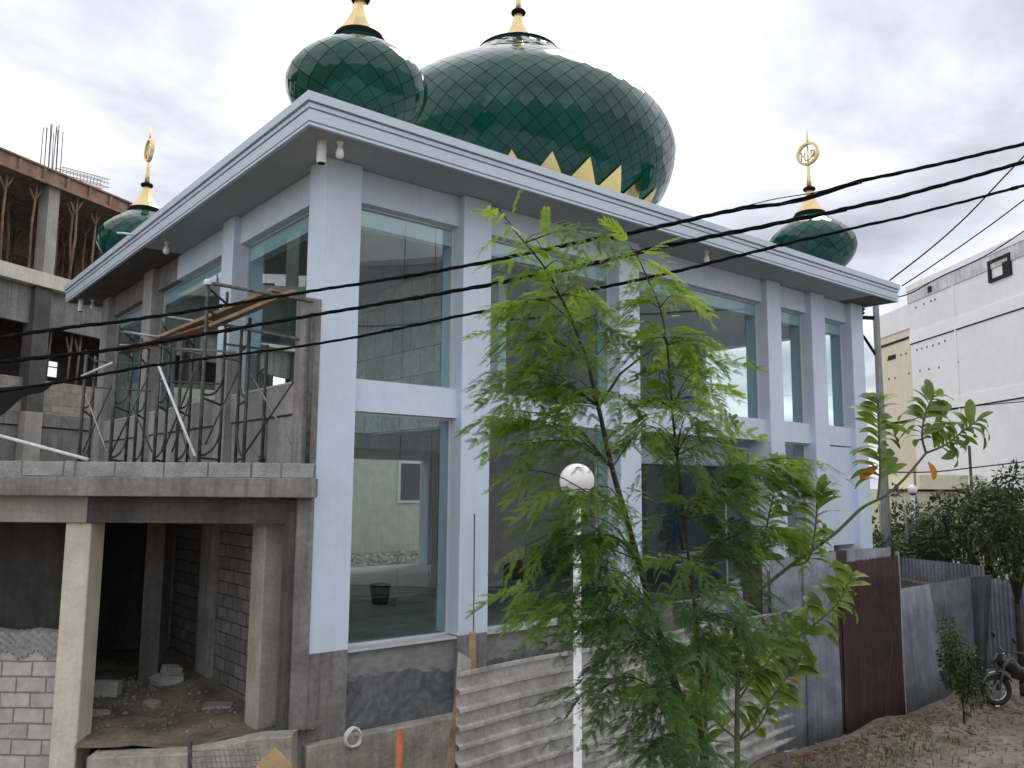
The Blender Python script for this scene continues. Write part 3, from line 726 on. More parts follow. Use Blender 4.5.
# single blocks lying inside
def lay_block(p, size, rz, label, tilt=0):
    mb = MB(); a, b, c = size
    jitterbox(mb, -a/2, a/2, -b/2, b/2, 0, c, .008)
    o = mb.build('concrete_block', 'block', bevel=.01); o.location = p; o.rotation_euler = (tilt, tilt*.6, rz)
    return tag(o, label, 'block', 'cement blocks lying inside the annex')
def floor_pt(u, v):
    p = onp(u, v, 2, .05)
    for _ in range(4): q = loc(p); p = onp(u, v, 2, inz(q.x, q.y))
    return p
lay_block(floor_pt(106, 695)-Vector((0,0,.02)), (.42,.2,.24), ANG, 'pale cement block standing in the dark behind the cream column')
lay_block(floor_pt(98, 717)-Vector((0,0,.03)), (.3,.16,.12), ANG+.5, 'broken block half hidden by the cream column, nearest the street', .2)
lay_block(floor_pt(152, 706)-Vector((0,0,.03)), (.24,.15,.11), ANG-.4, 'small block alone in the middle of the earth floor', .15)
lay_block(floor_pt(172, 683)-Vector((0,0,.02)), (.36,.2,.16), ANG+.3, 'larger flat lying block under the heap by the inner wall', .1)
lay_block(floor_pt(160, 684)+Vector((0,0,-.02)), (.30,.18,.15), ANG-.6, 'tilted block at the left of the heap by the inner wall', .3)
lay_block(floor_pt(171, 682)+Vector((-.02,.02,.125)), (.30,.18,.14), ANG+.9, 'topmost block of the heap by the inner wall', .25)
lay_block(floor_pt(218, 706)-Vector((0,0,.04)), (.44,.3,.06), ANG+.2, 'thin flat slab fragment lying beside the inner block wall', .05)
lay_block(at(287, 728, DA+.55), (.22,.24,.24), ANG, 'squarish block at the foot of the right hand column')
# plank leaning in the dark room at the left
mb = MB(); mb.beam(at(20, 612, 14.6), at(38, 540, 15.2), .2, .04)
tag(mb.build('leaning_board', 'conc_lt'), 'grey board leaning in the dark room behind the low block wall', 'board')

# ------------------------------------------------------------------ scaffolding on the annex roof
ZS = 3.635
def scaf(pl, dl, pr, dr, vtop_l, vtop_r, label, brace_side=1, cap=False):
    "a welded walk-through frame: two uprights at the given pixels columns, standing on the slab"
    a = at(pl, 458, dl); a.z = ZS; b = at(pr, 458, dr); b.z = ZS
    ta = at(pl, vtop_l, dl).z; tb = at(pr, vtop_r, dr).z
    t = empty('tube_scaffold', label, 'scaffold', (a+b)/2, group='scaffold frames on the annex roof')
    o = (a+b)/2
    A = lambda z: Vector((a.x, a.y, z))-o
    B = lambda z: Vector((b.x, b.y, z))-o
    MB().tube([A(ZS), A(ta)], .030, 8).build('upright', 'steel', t, True)
    MB().tube([B(ZS), B(tb)], .028, 8).build('upright', 'steel', t, True)
    mn = min(ta, tb); 
    for z in (mn-.04, mn-.38, ZS+1.22, ZS+.30):
        MB().tube([A(z), B(z)], .021, 6).build('rung', 'steel', t, True)
    # curved knee braces
    for s0, s1, zz, h in ((A, B, ZS+.34, .55), (A, B, ZS+1.28, .5)):
        if brace_side < 0: s0, s1 = s1, s0
        pts = []
        for k in range(9):
            th = PI/2*k/8; pts.append(s1(zz+h*(1-math.sin(th))).lerp(s0(zz+h*(1-math.sin(th))), 1-math.cos(th)))
        MB().tube(pts, .020, 6).build('curved_brace', 'steel', t, True)
    if cap: MB().lathe([(.07,0),(.075,.05),(.05,.09)], 12, A(ta)).build('jack_cap', 'white_cap', t)
    return a, b, ta, tb
F1 = scaf(307.5, 11.95, 296.5, 12.75, 313, 322, 'scaffold frame nearest the white corner pillar')
F2 = scaf(243.5, 13.2, 235.5, 14.1, 318, 330, 'scaffold frame between the planks and the corner pillar')
F3 = scaf(199, 12.9, 219, 14.1, 285, 292, 'tallest scaffold frame carrying a white cap', cap=True)
F4 = scaf(154, 14.2, 164, 15.3, 322, 330, 'scaffold frame under the lower end of the planks')
F5 = scaf(110, 14.3, 125.5, 15.6, 325, 332, 'scaffold frame with the short pale stick tied across')
F6 = scaf(79, 15.2, 88.5, 16.6, 350, 356, 'leftmost scaffold frame before the tan block wall')
F7 = scaf(262, 13.8, 253, 14.7, 345, 350, 'low scaffold frame against the side wall behind the thin pale brace')
F8 = scaf(176, 15.2, 187, 16.4, 332, 336, 'scaffold frame behind the white slanting tube')
F9 = scaf(134, 16.0, 142, 17.2, 338, 342, 'rear scaffold frame by the last side window')
def pipe(p, q, r, m, name, label, cat='pipe', group=None, mid=0):
    pts = [p, q] if not mid else [p, (p+q)/2+Vector((0,0,-mid)), q]
    return tag(MB().tube(pts, r, 8).build(name, m, None, True), label, cat, group)
G = 'scaffold pipes and braces'
pipe(at(244, 455, 13.1), at(306, 363, 12.0), .016, 'steel', 'cross_brace', 'dark brace rising towards the corner pillar', 'brace', G)
pipe(at(251, 374, 13.3), at(298, 456, 12.3), .012, 'steel_lt', 'cross_brace', 'thin pale brace crossing the dark one near the corner pillar', 'brace', G)
pipe(at(163, 452, 14.0), at(202, 352, 12.9), .016, 'steel', 'cross_brace', 'dark brace below the tallest frame', 'brace', G)
pipe(at(158, 364, 13.6), at(195, 456, 12.6), .022, 'lamppost', 'white_tube', 'white straight tube slanting below the planks', 'pipe', G)
pipe(at(172, 452, 14.9), at(190, 400, 14.4), .014, 'steel', 'cross_brace', 'short brace behind the white tube', 'brace', G)
pipe(at(172, 400, 14.9), at(190, 460, 14.4), .012, 'steel', 'cross_brace', 'thin brace behind the white tube falling to the right', 'brace', G)
pipe(at(83, 452, 15.4), at(112, 385, 14.4), .014, 'steel', 'cross_brace', 'dark brace at the left end of the scaffold', 'brace', G)
pipe(at(84, 390, 15.4), at(107, 452, 14.3), .014, 'steel_lt', 'cross_brace', 'pale brace at the left end of the scaffold', 'brace', G)
pipe(at(82, 376, 15.2), at(112, 363, 14.2), .022, 'lamppost', 'short_stick', 'short pale stick tied across the leftmost frames', 'stick', G)
pipe(at(213, 283.5, 12.7), at(312, 301.5, 11.8), .028, 'steel', 'scaffold_pipe', 'topmost horizontal pipe running to the corner pillar', 'pipe', G)
pipe(at(205, 321, 13.4), at(308, 341, 12.0), .027, 'steel', 'scaffold_pipe', 'horizontal pipe below the planks towards the corner pillar', 'pipe', G)
pipe(at(224, 344, 13.6), at(296, 353, 12.8), .018, 'steel', 'scaffold_pipe', 'thinner pipe under the two main pipes', 'pipe', G)
pipe(at(163, 316, 14.9), at(214, 324, 13.5), .02, 'steel_lt', 'scaffold_pipe', 'pale pipe just left of the tallest frame', 'pipe', G)
pipe(at(118, 331, 14.6), at(160, 337, 14.1), .022, 'steel_lt', 'scaffold_pipe', 'pale pipe across the two left middle frames', 'pipe', G)
pipe(at(95, 361, 15.4), at(163, 366, 14.3), .016, 'steel', 'scaffold_pipe', 'dark pipe low across the left frames', 'pipe', G)
pipe(at(92, 387, 15.5), at(150, 391, 14.4), .016, 'steel', 'scaffold_pipe', 'lowest dark pipe across the left frames', 'pipe', G)
pipe(at(158, 346, 14.2), at(240, 361, 13.2), .018, 'steel', 'scaffold_pipe', 'dark pipe behind the tallest frame', 'pipe', G)
pipe(at(-14, 432, 14.4), at(88, 459.5, 13.2), .028, 'lamppost', 'pale_pole', 'long pale pole lying low at the left over the parapet', 'pole')
def plank(pa, pb, w, h, label):
    mb = MB(); mb.beam(pa, pb, w, h)
    return tag(mb.build('scaffold_plank', 'plank', bevel=.006), label, 'plank', 'planks on the scaffold')
pipe(at(112, 452, 14.3), at(150, 372, 14.0), .015, 'steel', 'cross_brace', 'dark brace between the two left middle frames rising to the right', 'brace', G)
pipe(at(118, 372, 14.5), at(152, 452, 14.2), .013, 'steel', 'cross_brace', 'dark brace between the two left middle frames falling to the right', 'brace', G)
pipe(at(205, 445, 13.2), at(238, 372, 13.4), .015, 'steel', 'cross_brace', 'dark brace right of the tallest frame', 'brace', G)
pipe(at(120, 345, 15.0), at(235, 352, 13.8), .02, 'steel_lt', 'scaffold_pipe', 'long pale pipe level with the lower planks', 'pipe', G)
pipe(at(160, 381, 15.0), at(222, 384, 14.0), .016, 'steel', 'scaffold_pipe', 'dark level pipe crossing behind the white slanting tube', 'pipe', G)
plank(at(281, 291, 12.6), at(150, 345, 14.6), .34, .055, 'broad plank sloping down from the corner pillar, the uppermost')
plank(at(295, 291.5, 12.25), at(212, 326, 13.3), .13, .06, 'narrow plank edge lying along the broad plank')
plank(at(212, 326, 13.6), at(120, 353, 15.2), .22, .04, 'lower plank running on to the left under the broad one')

# ------------------------------------------------------------------ unfinished building, far left
AZB = R_(31); PB = at(50, 300, 28.0); PB.z = 0
site = empty('unfinished_building', 'unfinished concrete building at the left with timber props under wooden formwork', 'building', PB, AZB)
XD = Vector((math.cos(AZB), math.sin(AZB), 0)); YD = Vector((-math.sin(AZB), math.cos(AZB), 0))
def sl_(u, v, back=0):
    P = PB+YD*back; q = onv(u, v, P, AZB)-PB
    return Vector((q.dot(XD), back, q.z))
zt0 = sl_(50, 171).z; zp0 = sl_(50, 183.5).z; zsl = sl_(50, 274).z; zsb = sl_(50, 288).z
XL, XR = -14, 18
ub = sl_(50, 171)
mb = MB(); mb.box(XL, XR, -.03, .02, zp0, zt0); mb.build('formwork_board', 'timber', site)
mb = MB()
x = XL
while x < XR: mb.box(x, x+.1, -.10, -.032, zp0-.03, zt0-.02); x += .95
mb.box(XL, XR, -.12, .0, zt0, zt0+.06); mb.box(XL, XR, -.12, -.03, zp0-.08, zp0-.001)
mb.build('formwork_batten', 'timber', site)
MB().box(XL, XR, .03, 11, zp0+.05, zp0+.25).build('formwork_deck', 'pole_wood', site)
MB().box(XL, XR, .0, .5, zsb, zsl).build('edge_beam', 'cream_conc', site)
MB().box(XL, XR, .5, 11, zsb+.2, zsl-.03).build('floor_slab', 'conc', site)
for u in (52,):
    q = sl_(54.5, 230); cw = .44
    for kx in (-2, -1, 0, 1, 2):
        xx = q.x+kx*7.5
        MB().box(xx-cw/2, xx+cw/2, .12, .12+cw, zsl, zp0).build('column', 'conc_lt', site)
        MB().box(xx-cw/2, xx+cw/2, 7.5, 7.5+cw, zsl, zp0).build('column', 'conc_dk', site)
        # starter bars
        if kx in (-1, 0, 1):
            mb = MB()
            for i in range(4):
                for j in range(3):
                    bx, by = xx-.25+i*.16, .2+j*.2
                    mb.tube([(bx, by, zt0-.2), (bx+random.uniform(-.06,.06), by, zt0+1.75+random.uniform(-.1,.1))], .016, 5)
            mb.build('starter_bars', 'rebar', site)
        if kx == 0:
            mb = MB()
            for i in range(2):
                for j in range(3):
                    mb.tube([(xx+.2, .1+i*.35, zt0+.05+j*.16), (xx+2.3, .1+i*.35, zt0+.35+j*.16)], .012, 5)
            for k in range(14):
                xa = xx+.25+k*.15; dz = .3*k*.15/2.1
                mb.tube([(xa,.1,zt0+.05+dz),(xa,.45,zt0+.05+dz),(xa,.45,zt0+.37+dz),(xa,.1,zt0+.37+dz),(xa,.1,zt0+.05+dz)], .008, 4, False)
            mb.build('rebar_cage', 'rebar', site)
# timber props, each a crooked pole with a forked head
for i in range(66):
    row = i % 4; xx = -4.5+(i//4)*.92+random.uniform(-.25,.25); yy = .25+row*1.7+random.uniform(-.2,.2)
    if row == 0 and any(abs(xx-(sl_(54.5, 230).x+kx*7.5)) < .5 for kx in (-1, 0, 1)): xx += .8
    tp = xx+random.uniform(-.18,.18); mb = MB(); mid = (xx+tp)/2+random.uniform(-.1,.1)
    mb.tube([(xx, yy, zsl), (mid, yy, (zsl+zp0)/2), (tp, yy, zp0-.09)], [.045, .042, .036], 6)
    mb.tube([(tp-.02, yy, zp0-.75), (tp-.28, yy, zp0-.3)], .035, 5); mb.tube([(tp, yy, zp0-.6), (tp+.24, yy, zp0-.1)], .035, 5)
    mb.build('timber_prop', 'pole_wood', site, True)
mb = MB()
for k in range(7):
    xx = -6+k*2.3; mb.box(xx, xx+1.5, 6.6+.3*(k % 2), 6.7+.3*(k % 2), zsl, zsl+random.uniform(1.2,2.6))
mb.build('stacked_boards', 'pole_wood', site)
# storey below: deep beam, openings, columns, tan block wall, lower band
zb1 = sl_(100, 318).z
MB().box(XL, XR, .35, .55, sl_(85, 333).z, zsb).build('lower_beam', 'conc', site)
zo = sl_(60, 381).z; zl2 = sl_(60, 414).z

MB().box(XL, XR, .40, .56, zl2, zo).build('block_wall', 'block_tan', site)
MB().box(XL, XR, .36, .56, sl_(60, 427).z, zl2-.003).build('lower_band', 'conc', site)
MB().box(XL, XR, .42, .58, 2.5, sl_(60, 428.5).z).build('lower_wall', 'conc', site)
q = sl_(42, 360)
for kx in (-1, 0, 1, 2):
    xx = q.x+kx*7.5
    tag(MB().box(xx-.32, xx+.32, .15, .6, zl2, zsb-.002).build('column', 'conc_dk', site), 'dark column')  # darker concrete than the columns below
    MB().box(xx-.36, xx+.30, .12, .6, 1.5, zl2-.002).build('column', 'conc_lt', site)
for u in (62, 83, 92):
    xx = sl_(u, 360).x; mb = MB(); mb.tube([(xx, .7, zo), (xx+.1, .7, zsb-1.2)], .045, 6); mb.tube([(xx+.05, .7, zsb-2.1), (xx-.15, .7, zsb-1.4)], .03, 5)
    mb.build('timber_prop', 'pole_wood', site, True)
# a daylit gap seen through the openings
a_, b_ = sl_(49, 360, 3.75), sl_(61, 378, 3.75)
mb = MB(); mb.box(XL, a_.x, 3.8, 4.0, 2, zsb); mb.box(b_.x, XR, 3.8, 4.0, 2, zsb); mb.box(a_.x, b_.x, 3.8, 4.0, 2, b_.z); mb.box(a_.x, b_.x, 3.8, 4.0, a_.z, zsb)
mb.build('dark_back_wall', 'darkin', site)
MB().box(a_.x, b_.x, 3.86, 3.9, b_.z+.38, b_.z+.42).build('opening_rail', 'rebar', site)
# black shade net hanging off the wall, and its pole
mb = MB(); a_, b_, c_ = at(-20, 389, 20.), at(52, 384, 21.), at(-20, 425, 20.)
nn = 12
for k in range(nn+1):
    t = k/nn; up = a_.lerp(b_, t); lw = c_.lerp(b_, t**.8)+Vector((0,0,-.08*math.sin(t*9)))
    mb.v += [tuple(up), tuple(lw)]
mb.f = [(2*k, 2*k+2, 2*k+3, 2*k+1) for k in range(nn)]; mb.mi = [0]*nn
tag(mb.build('shade_net', 'tarp', solid=.02), 'black net stretched to a point at the left edge', 'net')

# ------------------------------------------------------------------ white building at the right
AZW = R_(53.5); PW = at(914, 343, 44.); PW.z = 0
XW = Vector((math.cos(AZW), math.sin(AZW), 0)); YW = Vector((-math.sin(AZW), math.cos(AZW), 0))
wb = empty('white_building', 'tall white windowless building at the right with black vent window and ledge lines', 'building', PW, AZW)
def wl(u, v, dy=0):
    q = onv(u, v, PW+YW*dy, AZW)-PW; return Vector((q.dot(XW), dy, q.z))
# local x runs away from the camera; the visible face is the one with local y = 0 facing +y
za, zb = wl(914, 343).z, wl(914, 415).z; ztop = wl(955, 266).z; 
xe = wl(913.5, 400).x
MB().box(-45, xe, -14, 0, GZ, ztop).build('wall', 'wallpaint', wb)
MB().box(-45.1, xe+.03, -14, .05, ztop-.9, ztop-.25).build('parapet_band', 'stain', wb)
MB().box(-45.1, xe+.06, -14, .09, ztop-.25, ztop+.05).build('parapet_cap', 'band', wb)
for z in (za, zb): 
    MB().box(-45, xe, .0, .06, z, z+.55).build('floor_band', 'band', wb)
    MB().box(-45, xe, .0, .035, z-.055, z-.001).build('ledge_line', 'hole', wb)
x2 = wl(957, 350).x
MB().box(x2-.05, x2+.05, .002, .05, za-6, ztop-.9).build('pilaster', 'band', wb)
MB().box(x2-9.05, x2-8.9, .002, .05, za-6, ztop-.9).build('pilaster', 'band', wb)
v0, v1 = wl(991, 272), wl(1010, 258)
fx0, fx1 = v1.x, v0.x; fz = v0.z; h = 1.0
mb = MB(); mb.box(fx0-.1, fx1+.1, .0, .10, fz-.5, fz-.36); mb.box(fx0-.1, fx1+.1, .0, .10, fz+.36, fz+.5)
mb.box(fx0-.1, fx0+.06, .0, .10, fz-.36, fz+.36); mb.box(fx1-.06, fx1+.1, .0, .10, fz-.36, fz+.36)
vw = mb.build('vent_window', 'hole', wb); MB().box(fx0+.06, fx0+.5, .01, .05, fz-.36, fz+.2).build('vent_shutter', 'hole', vw)
v0 = wl(931, 289); mb = MB(); mb.box(v0.x-.16, v0.x+.16, 0, .1, v0.z-.16, v0.z+.14); mb.build('vent_box', 'hole', wb)
mb = MB()
for u, v in [(917,350),(922,348.5),(927,347),(933,345.5),(939,343.5),(945,341),(920,371),(929,369),(939,367.5),(958,362),(916,307.5),(924,304),(931,301),(935,299.5)]:
    p = wl(u, v); mb.box(p.x-.05, p.x+.05, .0, .012, p.z-.055, p.z+.055)
mb.build('putlog_hole', 'hole', wb)
# cream wing behind it
PC = PW
cw = empty('cream_building', 'lower cream building adjoining the far end of the white one', 'building', PW, AZW)
yx = wl(876, 380).x; yz = wl(890, 335).z
MB().box(xe+.01, yx, -12, -.06, GZ, yz).build('wall', 'creampaint', cw)
MB().box(xe+.01, yx+.08, -12, .0, yz, yz+1.3).build('parapet', 'band', cw)
MB().box(xe+.01, yx+.02, -.06, -.02, yz-.55, yz-.42).build('ledge_line', 'hole', cw)
MB().box(xe+.01, yx+.02, -.06, -.02, zb-.3, zb-.2).build('ledge_line', 'hole', cw)
p = wl(891, 357.5); MB().box(p.x-.42, p.x+.42, -.06, -.03, p.z-.12, p.z+.13).build('vent_slot', 'hole', cw)
mb = MB()
for u, v in [(900,355),(905,353.5),(888,379),(894,378),(908,373.5),(887,360)]:
    p = wl(u, v); mb.box(p.x-.055, p.x+.055, -.06, -.045, p.z-.055, p.z+.055)
mb.build('putlog_hole', 'hole', cw)
# low cream outbuilding before it
p = at(890, 500, 37.); ob = empty('outbuilding', 'low cream outbuilding with a dark slot behind the shrubs', 'building', (p.x, p.y, 0), ANG)
hz = at(890, 489, 37.).z; w_ = 10
MB().box(0, 18, 0, 4, GZ, hz).build('wall', 'creampaint', ob)
a_ = (918-890)/FPX*37.3; b_ = (965-890)/FPX*37.3
MB().box(a_, b_, -.25, 3, hz+.002, hz+.62).build('parapet', 'creampaint', ob)
MB().box(-.1, 18.1, -.12, -.003, hz-.1, hz).build('ledge_line', 'hole', ob)
c_ = (929-890)/FPX*37.3; MB().box(c_, c_+.45, -.06, -.003, hz-.46, hz-.3).build('vent_slot', 'hole', ob)
MB().tube([(a_-.3, -.4, GZ), (a_-.3, -.4, hz+1.0)], .05, 6).build('wall_post', 'pole', ob)
MB().tube([(b_+.05, -.4, GZ), (b_+.05, -.4, hz+1.9)], .06, 6).build('wall_post', 'conc_dk', ob)

# house wall behind the mosque, seen through the lower glass
hb = empty('rear_house', 'plain rendered house with a white framed window seen through the mosque glass', 'house', (4, 19.5, .8))
MB().box(0, 14, 0, .3, 0, 6.2).build('wall', 'cream_conc', hb)
qa_, qb_ = onp(397, 503, 1, 19.5)-Vector((4,19.5,.8)), onp(422, 461, 1, 19.5)-Vector((4,19.5,.8))
w_ = MB().box(qa_.x, qb_.x, -.06, .0, qa_.z, qb_.z).build('window', 'white_cap', hb)
MB().box(qa_.x+.13, qb_.x-.13, -.075, -.062, qa_.z+.13, qb_.z-.13).build('glass_pane', 'hole', w_)
qd_ = onp(400, 452, 1, 19.5).z-.8; qe_ = onp(400, 436, 1, 19.5).z-.8
MB().box(0, 14, -.08, -.001, qd_, qe_).build('dark_band', 'conc_dk', hb)
t = MB().lathe([(.17,0),(.23,.42),(.24,.43)], 16).build('bucket', 'black', None, True); t.location = onp(380, 604, 2, .98); t.location.z = .98; tag(t, 'black bucket on the yard behind the mosque seen through the glass', 'bucket')

mb = MB(); mb.beam(onp(392, 606, 2, 1.0), onp(404, 572, 1, 13.4), .12, .05)
tag(mb.build('leaning_stick', 'pole_wood'), 'dark stick leaning behind the black bucket inside the mosque', 'stick')
# ------------------------------------------------------------------ overhead cables
def smooth_path(P, n=6):
    out = []
    for i in range(len(P)-1):
        p0, p1, p2, p3 = P[max(i-1,0)], P[i], P[i+1], P[min(i+2,len(P)-1)]
        for k in range(n):
            t = k/n; out.append(.5*((2*p1)+(p2-p0)*t+(2*p0-5*p1+4*p2-p3)*t*t+(3*p1-p0-3*p2+p3)*t**3))
    return out+[P[-1]]
def cable(pts, d0, d1, r, label, name='power_cable', m='cable', group='power cables across the view'):
    P = [at(u, v, d0+(d1-d0)*(u+60)/1150) for u, v in pts]
    sp = smooth_path(P, 5)
    if name != 'power_cable': return tag(MB().tube(sp, r, 8).build(name, m, None, True), label, 'cable', group)
    # three insulated cores twisted round each other, with the odd lashing
    mb = MB(); fine = []
    for a, b in zip(sp[:-1], sp[1:]):
        k = max(1, int((b-a).length/.05)); fine += [a.lerp(b, i/k) for i in range(k)]
    fine.append(sp[-1]); ph = 0
    for c in range(3):
        pts = []; L_ = 0
        for i, q in enumerate(fine):
            if i: L_ += (q-fine[i-1]).length
            t = (fine[min(i+1, len(fine)-1)]-fine[max(i-1, 0)]).normalized(); a = t.cross(Vector((0,0,1))).normalized(); b = t.cross(a)
            an = L_*2*PI/.62+c*2*PI/3+.6*math.sin(L_*1.7); rr = r*.5*(1+.35*math.sin(L_*.9+c))
            pts.append(q+(a*math.cos(an)+b*math.sin(an))*rr)
        mb.tube(pts, r*.56, 6)
    for i in range(14, len(fine)-2, 37): mb.tube([fine[i], fine[i+1]], r*1.18, 8)
    return tag(mb.build(name, m, None, True), label, 'cable', group)
cable([(-60,348),(0,337.5),(60,328.6),(116,322),(179.5,312.8),(300,293),(450,269),(600,238),(618.8,235.6),(740,209),(787,203),(859,181.5),(920,168.4),(1024,144),(1090,128)], 9, 7.6, .020, 'uppermost thick black cable crossing the whole view')
cable([(-60,371),(0,362),(60,355.6),(116,349),(179.5,338.6),(300,317.5),(472,288),(600,262),(656,248),(740,231),(794,220),(859,206),(919,191.5),(1024,162),(1090,142)], 9, 7.6, .022, 'middle thick black cable below the uppermost one')
cable([(-60,399),(0,391.5),(60,382),(156,365),(319,343.5),(450,318),(597,288.5),(675,271.6),(775,246.6),(850,229),(919,213),(1024,185.5),(1090,166)], 9, 7.6, .0165, 'lowest of the three long black cables')
cable([(726,213),(760,206),(800,199.5),(838,189.5),(862,183)], 8.05, 7.95, .006, 'thin wire looped above the uppermost cable near the right dome', 'loop_wire', group='thin overhead wires')
cable([(726,212.5),(745,206),(790,203.5),(820,196),(858,183)], 8.0, 7.9, .007, 'thin wire looped below the uppermost cable near the right dome', 'loop_wire', group='thin overhead wires')
cable([(740,207.5),(775,199),(812,193),(845,185),(862,181)], 8.0, 7.9, .005, 'faint straight wire beside the loops near the right dome', 'loop_wire', group='thin overhead wires')
cable([(889.5,280.5),(930,249),(967,216),(1005,176),(1030,150)], 24, 22, .02, 'steep thin wire rising from the right roof corner', 'service_wire', group='thin overhead wires')
cable([(902,286),(935,264),(985,229),(1024,200),(1050,180)], 25, 23, .018, 'second thin wire rising from behind the right roof corner', 'service_wire', group='thin overhead wires')
cable([(884,300),(910,293.5),(940,277),(985,256),(1024,231),(1050,214)], 26, 24, .018, 'lowest of the thin wires above the white building', 'service_wire', group='thin overhead wires')
cable([(882,420),(905,423),(940,410),(1030,401)], 24, 22, .012, 'slack wire across the white wall level with the leaves', 'service_wire', group='thin overhead wires')
cable([(886,472),(930,472),(970,468),(1030,461)], 24, 22, .016, 'low wire passing over the globe lamp', 'service_wire', group='thin overhead wires')

# ------------------------------------------------------------------ utility pole
pb = at(887, 545, 24.); pt = at(880.8, 312, 24.)
up = empty('utility_pole', 'grey concrete utility pole with crossarm and insulators beyond the mosque corner', 'pole', (pb.x, pb.y, GZ))
hp = at(881, 303, 24.).z-GZ
MB().lathe([(.15,0),(.085,hp),(.075,hp+.02)], 14).build('shaft', 'pole', up, True)
MB().beam((-RH.x*.05, -RH.y*.05, hp-.45), Vector((-RH.x*1.3, -RH.y*1.3, hp-.40)), .09, .10).build('crossarm', 'black', up)
MB().tube([Vector((0,0,at(882,356,24.).z-GZ))-RH*.05, at(864,337,24.)-Vector((pb.x,pb.y,GZ)), at(858,331,24.)-Vector((pb.x,pb.y,GZ))], .04, 6).build('stay_brace', 'black', up)
for k, q in enumerate((.42, 1.1)):
    MB().lathe([(.04,0),(.10,.05),(.05,.10),(.11,.17),(.05,.22),(.10,.29),(.03,.36)], 12, Vector((0,0,hp-.36+.3*k))-RH*q).build('insulator', 'black', up, True)
MB().tube([Vector((0,0,hp-.1)), Vector((0,0,hp+.12))-RH*.03], .05, 6).build('pole_bracket', 'pole', up)

# ------------------------------------------------------------------ globe lamps
def globe_lamp(p, zc, rg, rp, label):
    t = empty('globe_lamp', label, 'street lamp', p, group='white globe lamps on posts')
    h = zc-p[2]
    MB().lathe([(rp*1.5,0),(rp*1.5,.12),(rp,.15),(rp*.85,h-rg*1.15)], 14).build('post', 'lamppost', t, True)
    MB().lathe([(rp*1.1,h-rg*1.2),(rg*.55,h-rg*1.05),(rg*.62,h-rg*.85),(rg*.5,h-rg*.80)], 18).build('collar', 'black', t, True)
    pr = [(rg*math.cos(a), h+rg*math.sin(a)) for a in [R_(-58+148*k/18) for k in range(19)]]
    MB().lathe(pr, 28).build('globe', 'lampglobe', t, True)
p = at(577, 481, 8.6); globe_lamp((p.x, p.y, GZ), p.z, .178, .046, 'white globe lamp on a white post close by in the feathery tree')
p = at(912.5, 489.5, 31.); globe_lamp((p.x, p.y, GZ), p.z, .17, .07, 'distant white globe lamp before the cream outbuilding')

# ------------------------------------------------------------------ corrugated fences
def corr(name, m, P0, P1, hts, bot, pitch, amp, parent=None, horiz=False, label=None, rag=0., shape='sine'):
    """corrugated sheet between P0 and P1 (xy), top heights hts=(h0,h1), bottom bot=(b0,b1); ribs upright, or level if horiz"""
    P0, P1 = Vector((P0[0], P0[1], 0)), Vector((P1[0], P1[1], 0)); d = P1-P0; Ln = d.length; x = d/Ln; nrm = Vector((x.y, -x.x, 0))
    mb = MB()
    def wave(q):
        if shape == 'sine': return amp*math.sin(2*PI*q)
        q = q % 1.
        return amp*(1 if q < .25 else (1-(q-.25)/.1*2 if q < .35 else (-1 if q < .9 else -1+(q-.9)/.1*2)))
    if not horiz:
        nu = int(Ln/pitch*8)+1; nv = 6
        for i in range(nu+1):
            t = i/nu; s_ = Ln*t; off = wave(s_/pitch)
            zt = hts[0]+(hts[1]-hts[0])*t+(random.uniform(-rag, rag) if rag else 0); zb = bot[0]+(bot[1]-bot[0])*t
            for j in range(nv+1):
                z = zb+(zt-zb)*j/nv
                mb.v.append(tuple(P0+x*s_+nrm*(off+.01*math.sin(s_*1.9+z*2.3))+Vector((0,0,z))))
    else:
        H = hts[0]-bot[0]; nv = int(H/pitch*20)+1; nu = 16
        for i in range(nu+1):
            t = i/nu; s_ = Ln*t; zt = hts[0]+(hts[1]-hts[0])*t; zb = bot[0]+(bot[1]-bot[0])*t
            for j in range(nv+1):
                q = j/nv; z = zb+(zt-zb)*q
                mb.v.append(tuple(P0+x*s_+nrm*(wave(H*(1-q)/pitch)+.015*math.sin(s_*1.1+q*3))+Vector((0,0,z+.012*math.sin(s_*1.7)))))
    for i in range(nu):
        for j in range(nv):
            a = i*(nv+1)+j; mb.f.append((a, a+nv+1, a+nv+2, a+1)); mb.mi.append(0)
    o = mb.build(name, m, parent, solid=.004); setsmooth(o, 50)
    if label: o['label'] = label
    return o
hf = empty('level_ribbed_fence', 'pale fence of weathered roof sheets with level ribs before the mosque', 'fence')
az = R_(5.6); H0 = onp(458, 672, 1, -3.2)
He = onv(797, 640, H0, az)
mid = H0.lerp(Vector((He.x, He.y, 0)), .52)
corr('sheet', 'zinc_lt', H0, mid, (H0.z, H0.z-.01), (-1.15, -1.15), .2, .032, hf, True, shape='trap')
corr('sheet', 'zinc_lt', mid+Vector((.0,.03,0)), He, (H0.z-.02, H0.z-.03), (-1.15, -1.15), .2, .032, hf, True, shape='trap')
